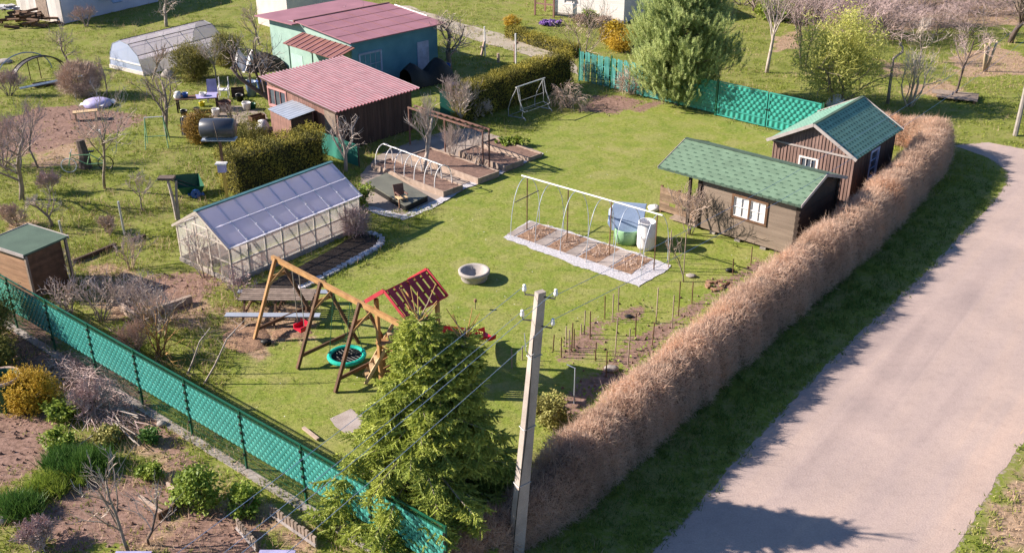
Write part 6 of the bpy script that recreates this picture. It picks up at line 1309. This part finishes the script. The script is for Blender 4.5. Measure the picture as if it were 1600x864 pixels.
RB_ = [
 ('golden_bush','round golden yellow conifer bush beside the barrel planter at the left edge','bush',(52,636),(.80,.70,.62),'gold',dict(n=6000,size=.06)),
 ('bronze_bush','round bronzed brown conifer near the black water tank','bush',(315,222),(.78,.7,.75),'orange_thuja',dict(n=4000,size=.08)),
 ('conifer_bush','dark rounded conifer in front of the foil tunnel, left of two','bush',(302,125),(1.1,1.0,1.05),'thuja_dark',dict(n=5000,size=.09)),
 ('conifer_bush','dark rounded conifer behind the patio, right of two','bush',(357,102),(.85,.8,1.0),'thuja_dark',dict(n=4000,size=.09)),
 ('conifer_bush','low dark green bush at the end of the conifer hedge, by the firewood sack','bush',(392,226),(.9,.8,.55),'thuja_dark',dict(n=3500,size=.07)),
 ('conifer_bush','dark evergreen bush at the left edge outside the green fence','bush',(-38,545),(1.25,1.1,1.45),'thuja_dark',dict(n=8000,size=.09)),
 ('conifer_bush','smaller dark evergreen at the left edge behind the barrel planter','bush',(-18,590),(.8,.7,.75),'thuja_dark',dict(n=4500,size=.08)),
 ('green_shrub','ferny green shrub on the rough ground left of the brush pile','shrub',(95,700),(.5,.4,.3),'fresh',dict(n=1400,kind='leaf',size=.05,trunk=False)),
 ('green_shrub','low weedy green clump right of the brush pile','shrub',(170,690),(.45,.4,.22),'olive',dict(n=1300,kind='leaf',size=.05,trunk=False)),
 ('green_shrub','small weedy green clump by the plank border','shrub',(235,745),(.4,.3,.2),'fresh',dict(n=1000,kind='leaf',size=.05,trunk=False)),
 ('twiggy_bush','dense round brown twiggy bush on the far left lawn','bush',(128,150),(1.25,1.1,1.0),'twig_brown',dict(n=14000,kind='twig',size=.07,nc=400,cr=.06)),
 ('golden_shrub','bright yellow flowering shrub beside the white house','shrub',(957,72),(.8,.8,.85),'yellow_flower',dict(n=1800,kind='leaf',size=.10)),
 ('golden_shrub','olive gold conifer shrub between the yellow shrub and the pine','shrub',(972,80),(.8,.8,.7),'gold',dict(n=2200,size=.09)),
 ('purple_flowers','cushion of purple flowers in the white house border','flowers',(861,40),(.85,.45,.2),'purple_flower',dict(n=1500,kind='leaf',size=.09,trunk=False)),
 ('green_shrub','small leafy green shrub below the white house wall','shrub',(921,38),(.6,.5,.5),'fresh',dict(n=1200,kind='leaf',size=.10)),
 ('green_shrub','round bush of fresh yellow green leaves outside the fence','shrub',(312,792),(.62,.55,.58),'fresh',dict(n=3000,kind='leaf',size=.055,nc=50)),
 ('green_shrub','smaller pair of fresh green bushes right of the round leafy bush','shrub',(385,800),(.40,.5,.42),'fresh',dict(n=1700,kind='leaf',size=.055,nc=30)),
 ('leafy_plants','clump of deep green leafy plants by the bottom-left plot','plants',(118,730),(.95,.6,.34),'deep',dict(n=5000,kind='blade',trunk=False,nc=60,shell=.2,cr=.2)),
 ('leafy_plants','paler green leafy clump lower left of the deep green plants','plants',(85,765),(.75,.45,.25),'fresh',dict(n=3200,kind='blade',trunk=False,nc=40,shell=.2,cr=.2)),
 ('leafy_plants','deep green leafy clump at the left edge near the bottom','plants',(25,800),(.75,.5,.3),'deep',dict(n=3400,kind='blade',trunk=False,nc=40,shell=.2,cr=.2)),
 ('leafy_plants','green ferny plants below the golden bush','plants',(98,655),(.55,.4,.32),'fresh',dict(n=1300,kind='leaf',size=.06,trunk=False)),
 ('leafy_plants','green leafy plants with blossoms at the foot of the overgrown bed','plants',(800,228),(.9,.4,.22),'fresh',dict(n=1300,kind='leaf',size=.07,trunk=False)),
 ('boxwood','small dark green tuft on the bare soil outside the fence','plant',(238,690),(.3,.28,.22),'deep',dict(n=900,kind='leaf',size=.05,trunk=False)),
 ('pink_shrub','pinkish twiggy shrub at the far corner of the greenhouse','shrub',(556,368),(.60,.5,.62),'pink_blossom',dict(n=2600,kind='twig',size=.06,nc=90)),
 ('green_shrub','loose yellow green shrub behind the far greenhouse corner','shrub',(567,322),(.5,.5,.55),'fresh',dict(n=900,kind='leaf',size=.06,nc=25,shell=.3)),
 ('olive_shrub','olive green leafy shrub between the pole and the hedge','shrub',(858,660),(.62,.6,.45),'olive',dict(n=2600,kind='leaf',size=.05,nc=40)),
 ('olive_shrub','low sunlit olive shrub left of the concrete pole','shrub',(782,795),(.55,.5,.30),'olive',dict(n=1800,kind='leaf',size=.05,nc=40)),
 ('tan_shrub','leafless tan shrub among the weeds before the strip fence','shrub',(985,148),(.9,.7,.7),'twig_brown',dict(n=1700,kind='twig',size=.10,nc=80)),
 ('green_shrub','dark green weedy shrub under the pine by the strip fence','shrub',(945,122),(.9,.7,.5),'deep',dict(n=1300,kind='leaf',size=.08)),
 ('green_shrub','bright green bush on the grass behind the birch','shrub',(1222,32),(2.0,1.3,.75),'fresh',dict(n=2200,kind='leaf',size=.13)),
 ('golden_bush','small tan conical bush at the end of the golden hedge','bush',(800,44),(.55,.5,.4),'gold',dict(n=900,size=.09)),
]
for nm, lb, ct, p, rad, lm, kw in RB_: round_bush(nm, lb, ct, G(*p), rad, lm, **kw)
# yellow-green willow
def willow():
    root = bare_tree('willow_tree', 'airy yellow green willow just coming into leaf behind the brown cabin', 'tree', G(1300, 168), 5.2, .7, 71, 'bark', 'willow', r0=.09, stems=5, fork=.15, nb=(6,6,4), up=.15)
    n = 9000; P, C = blobs(n, (0, 0, 2.9), (2.5, 2.1, 2.8), 190, .26, .3); P[:,2] = np.clip(P[:,2], .2, None); fm_ = MB(); cards(fm_, P, .09 + .06*NP.random(n), .028, C); fm_.build('leaves', M['willow'], root)
willow()
# ------------------------------------------------------------------ clipped bare hedge along the road
HP = [(-1.6,19.3),(-.25,20.4),(.85,21.4),(1.68,22.5),(4.25,25.83),(8.58,31.5),(13.62,37.78),(17.1,42.65),(19.95,47.0),(20.75,48.6),(20.5,50.0),(19.2,51.0),(17.6,51.9)]
HHT = [.95,1.15,1.6,2.0,2.12,2.14,2.14,2.12,2.06,1.9,1.6,1.3,1.05]
HWD = [1.0,1.15,1.35,1.5,1.55,1.6,1.6,1.6,1.6,1.6,1.5,1.4,1.3]
def road_hedge():
    P = np.array(HP); d = np.hypot(*np.diff(P, axis=0).T); s = np.concatenate([[0], np.cumsum(d)]); T = s[-1]
    def at(u):
        x, y = np.interp(u, s, P[:,0]), np.interp(u, s, P[:,1]); x2, y2 = np.interp(u+.4, s, P[:,0]), np.interp(u+.4, s, P[:,1]); x1, y1 = np.interp(u-.4, s, P[:,0]), np.interp(u-.4, s, P[:,1])
        t = unit(np.column_stack([x2-x1, y2-y1, np.zeros_like(x)])); return np.column_stack([x, y, np.zeros_like(x)]), t, np.interp(u, s, HHT), np.interp(u, s, HWD)
    root = thing('clipped_hedge', 'long clipped leafless brown hedge along the gravel road, curving at its far end', 'hedge', (0, 0, 0))
    u = np.linspace(0, T, 150); c, t, h, w_ = at(u); nrm = np.column_stack([t[:,1], -t[:,0], np.zeros(len(u))]); ring = [(-.33,0),(-.34,.45),(-.27,.74),(-.1,.86),(.1,.86),(.27,.74),(.34,.45),(.33,0)]
    V = np.stack([c + nrm*(a*w_*(1 + .12*np.sin(u*2.1 + j)))[:,None] + np.column_stack([0*u, 0*u, b*h*(1+.03*np.sin(u*3.3+j*2))]) for j, (a, b) in enumerate(ring)], 1); k = len(ring)
    V = V + NP.normal(0, .03, V.shape)*[1,1,.6]; mb = MB(); m = len(u)
    mb.add(V.reshape(-1,3), [np.array([(i*k+j, (i+1)*k+j, (i+1)*k+j+1, i*k+j+1) for i in range(m-1) for j in range(k-1)])]); mb.build('inner_branches', M['hedge_core'], root)
    n = 270000; u = T*NP.random(n)**1.25; c, t, h, w_ = at(u); nrm = np.column_stack([t[:,1], -t[:,0], np.zeros(n)])
    an = NP.random(n)*PI*1.0; rr = 1 - .33*NP.random(n)**1.4
    ca, sa = np.cos(an), np.sin(an); sq = 1/np.maximum(np.abs(ca)**3.1 + np.abs(sa)**3.1, 1e-6)**(1/3.1)
    lump_ = 1 + .06*np.sin(u*1.9) + .05*np.sin(u*4.7+1+np.sin(u*.7)) + .04*np.sin(u*9.1+an*3) + .03*np.sin(u*15+an*5)
    Pp = c + nrm*(ca*sq*rr*w_*.5*lump_)[:,None]; Pp[:,2] = sa*sq*rr*h*(.94 + .05*(lump_-1)/.08); Pp[:,2] = np.abs(Pp[:,2])
    out = unit(nrm*(ca*1.0)[:,None] + np.column_stack([0*u, 0*u, sa*.9+.25])); D = unit(out*.6 + NP.normal(size=(n,3))*.7)
    C = np.clip(.5 + .28*np.sin(u*.8+np.sin(u*.37)*2) + .24*np.sin(u*2.3+an*2) + NP.normal(0,.2,n), 0, 1); L = (.08 + .20*NP.random(n)); fm_ = MB(); twigs(fm_, Pp, D, L, .0075, C); k = NP.random(n) < .03; twigs(fm_, Pp[k], unit(D[k] + [0,0,.9]), .28 + .28*NP.random(k.sum()), .008, C[k]); fm_.build('twigs', M['hedge_twig'], root)
road_hedge()
# ------------------------------------------------------------------ grass and ground cover
def field(x, y, arr):
    ix = np.clip(np.searchsorted(gx, x), 0, len(gx)-1); iy = np.clip(np.searchsorted(gy, y), 0, len(gy)-1); return arr.reshape(len(gy), len(gx))[iy, ix]
def inframe(x, y, pad=40):
    d = y*CC + CH*CS; px = 800 + CF*x/d; py = 432 + CF*(-(y*CS - CH*CC))/d; return (px > -pad) & (px < 1600+pad) & (py > -pad) & (py < 864+pad)
def blocked(x, y):
    P = np.stack([x, y], 1); b = np.zeros(len(x), bool)
    for poly in ([(-10.389,34.728),(-6.26,39.8),(-8.8,41.86),(-12.9,36.8)], [(6.06+1.4,39.5),(10.94,36.57),(13.57,39.63),(9.9,43)], [(11.245,43.89),(14.41,41.28),(17.7,45.3),(14.5,47.9)], W([(566,270),(597,240),(735,200),(845,238),(668,325),(570,335)]), W([(786,371),(828,344),(1048,414),(998,449)]), W([(385,447),(566,362),(597,378),(585,392),(430,470)])):
        b |= pmask(P, poly, .05) > .5
    return b
def tufts(name, n, mask, m, hmin, hmax, blades, w, kind='stuff', spread=.05, seed=0, clump=None):
    y = NP.uniform(16, 92, n*6); x = NP.uniform(-1, 1, n*6)*(y*.52 + 9); k = inframe(x, y) & (NP.random(len(x)) < np.clip((62/(y+22))**2*.9, .05, 1)); x, y = x[k], y[k]
    p = mask(x, y); k = NP.random(len(x)) < p; x, y = x[k][:n], y[k][:n]; k = ~blocked(x, y); x, y = x[k], y[k]; m_ = len(x)
    P = np.repeat(np.column_stack([x, y, np.zeros(m_)]), blades, 0) + NP.normal(0, spread, (m_*blades, 3))*[1,1,0]
    D = unit(NP.normal(size=(m_*blades,3))*[.55,.55,.1] + [0,0,1]); hh = np.repeat(NP.uniform(hmin, hmax, m_), blades)*(.6 + .6*NP.random(m_*blades)); C = np.clip(np.repeat(NP.random(m_), blades) + NP.normal(0,.12,m_*blades), 0, 1)
    mb = MB(); twigs(mb, P, D, hh, w, C); o = mb.build(name, M[m], None); o['kind'] = kind; return o
verge = W([(1030,856),(1110,765),(1225,636),(1330,532),(1440,430),(1540,328),(1568,290),(1530,270),(1430,326),(1305,428),(1200,524),(1090,625),(985,735),(860,864)])
vm = lambda x, y: pmask(np.stack([x, y], 1), verge, .3)
rough_m = lambda x, y: np.clip(1 - field(x, y, lawn)*1.2, 0, 1)*np.clip(1 - field(x, y, soil)*.93, 0, 1)*np.clip(1 - field(x, y, lit)*.75, 0, 1)*np.clip(1 - field(x, y, road)*2, 0, 1)*(1 - vm(x, y))*(.25 + .75*(np.sin(x*.9+np.sin(y*.7)*2)*np.sin(y*.8+1) > -.25))
tufts('rough_grass', 46000, rough_m, 'grassblade', .06, .17, 5, .016, spread=.07)
tufts('lawn_grass', 26000, lambda x, y: field(x, y, lawn), 'grassblade', .015, .035, 4, .012, spread=.06)
weed_m = lambda x, y: np.clip(1-field(x, y, lawn)*2, 0, 1)*np.clip(1-field(x, y, road)*2, 0, 1)*(1-vm(x, y))*np.clip(1-field(x, y, soil)*.7, 0, 1)*np.where((x < -6) | (y > 58), 1, .15)*(np.sin(x*.55+2*np.sin(y*.4))*np.sin(y*.6+1+np.sin(x*.3)) > -.15)
tufts('dry_weeds', 6500, weed_m, 'drygrass', .15, .5, 4, .009, spread=.14)
tufts('verge_grass', 20000, lambda x, y: vm(x, y), 'verge', .08, .24, 6, .012, spread=.08)
tufts('dry_grass', 15000, lambda x, y: np.clip(field(x, y, lit)*1.2-.2, 0, 1)*np.clip(1-field(x, y, road)*2, 0, 1)*(1-vm(x, y)), 'drygrass', .05, .2, 4, .010, spread=.1)
edge_ = W([(1500,850),(1535,800),(1570,750),(1600,690),(1612,700),(1575,770),(1545,815),(1515,866)])
tufts('roadside_weeds', 5000, lambda x, y: pmask(np.stack([x, y], 1), edge_, .2), 'fresh', .05, .2, 6, .02, spread=.1)
# daisies dotted over the lawn
n = 2600; y = NP.uniform(19, 60, n*4); x = NP.uniform(-14, 22, n*4); k = (NP.random(n*4) < field(x, y, lawn)*.06) & ~blocked(x, y); x, y = x[k], y[k]
mb = MB(); cards(mb, np.column_stack([x, y, np.full(len(x), .05)]), .018, .018, NP.random(len(x)), up=2.5); o = mb.build('daisies', M['white'], None); o['kind'] = 'stuff'
# leafy seedlings in the soil strips
y = NP.uniform(27, 40, 9000); x = NP.uniform(.5, 12, 9000); k = NP.random(9000) < field(x, y, soil)*.4*(np.sin(x*2.1+y)*np.sin(y*1.7) > 0); x, y = x[k], y[k]
mb = MB(); cards(mb, np.column_stack([x, y, .03 + .08*NP.random(len(x))]), .06, .04, NP.random(len(x)), up=.8); o = mb.build('seedlings', M['fresh'], None); o['kind'] = 'stuff'
# clods and stones over the bare soil
n = 26000; y = NP.uniform(18, 72, n); x = NP.uniform(-1, 1, n)*(y*.5+8); k = inframe(x, y) & (NP.random(n) < field(x, y, soil)); x, y = x[k], y[k]
mb = MB(); r = .02 + .05*NP.random(len(x))**2; P = np.column_stack([x, y, r*.3]); 
Vv = P[:,None] + r[:,None,None]*np.array([(1,0,-.3),(-.5,.87,-.3),(-.5,-.87,-.3),(0,0,.8)])*(.7+.6*NP.random((len(x),4,1))); i4 = np.arange(len(x))*4
mb.add(Vv.reshape(-1,3), [np.concatenate([np.stack([i4+a, i4+b, i4+c], 1) for a, b, c in ((0,1,3),(1,2,3),(2,0,3))])], np.repeat(NP.random(len(x)),4)); o = mb.build('soil_clods', M['soil'], None); o['kind'] = 'stuff'
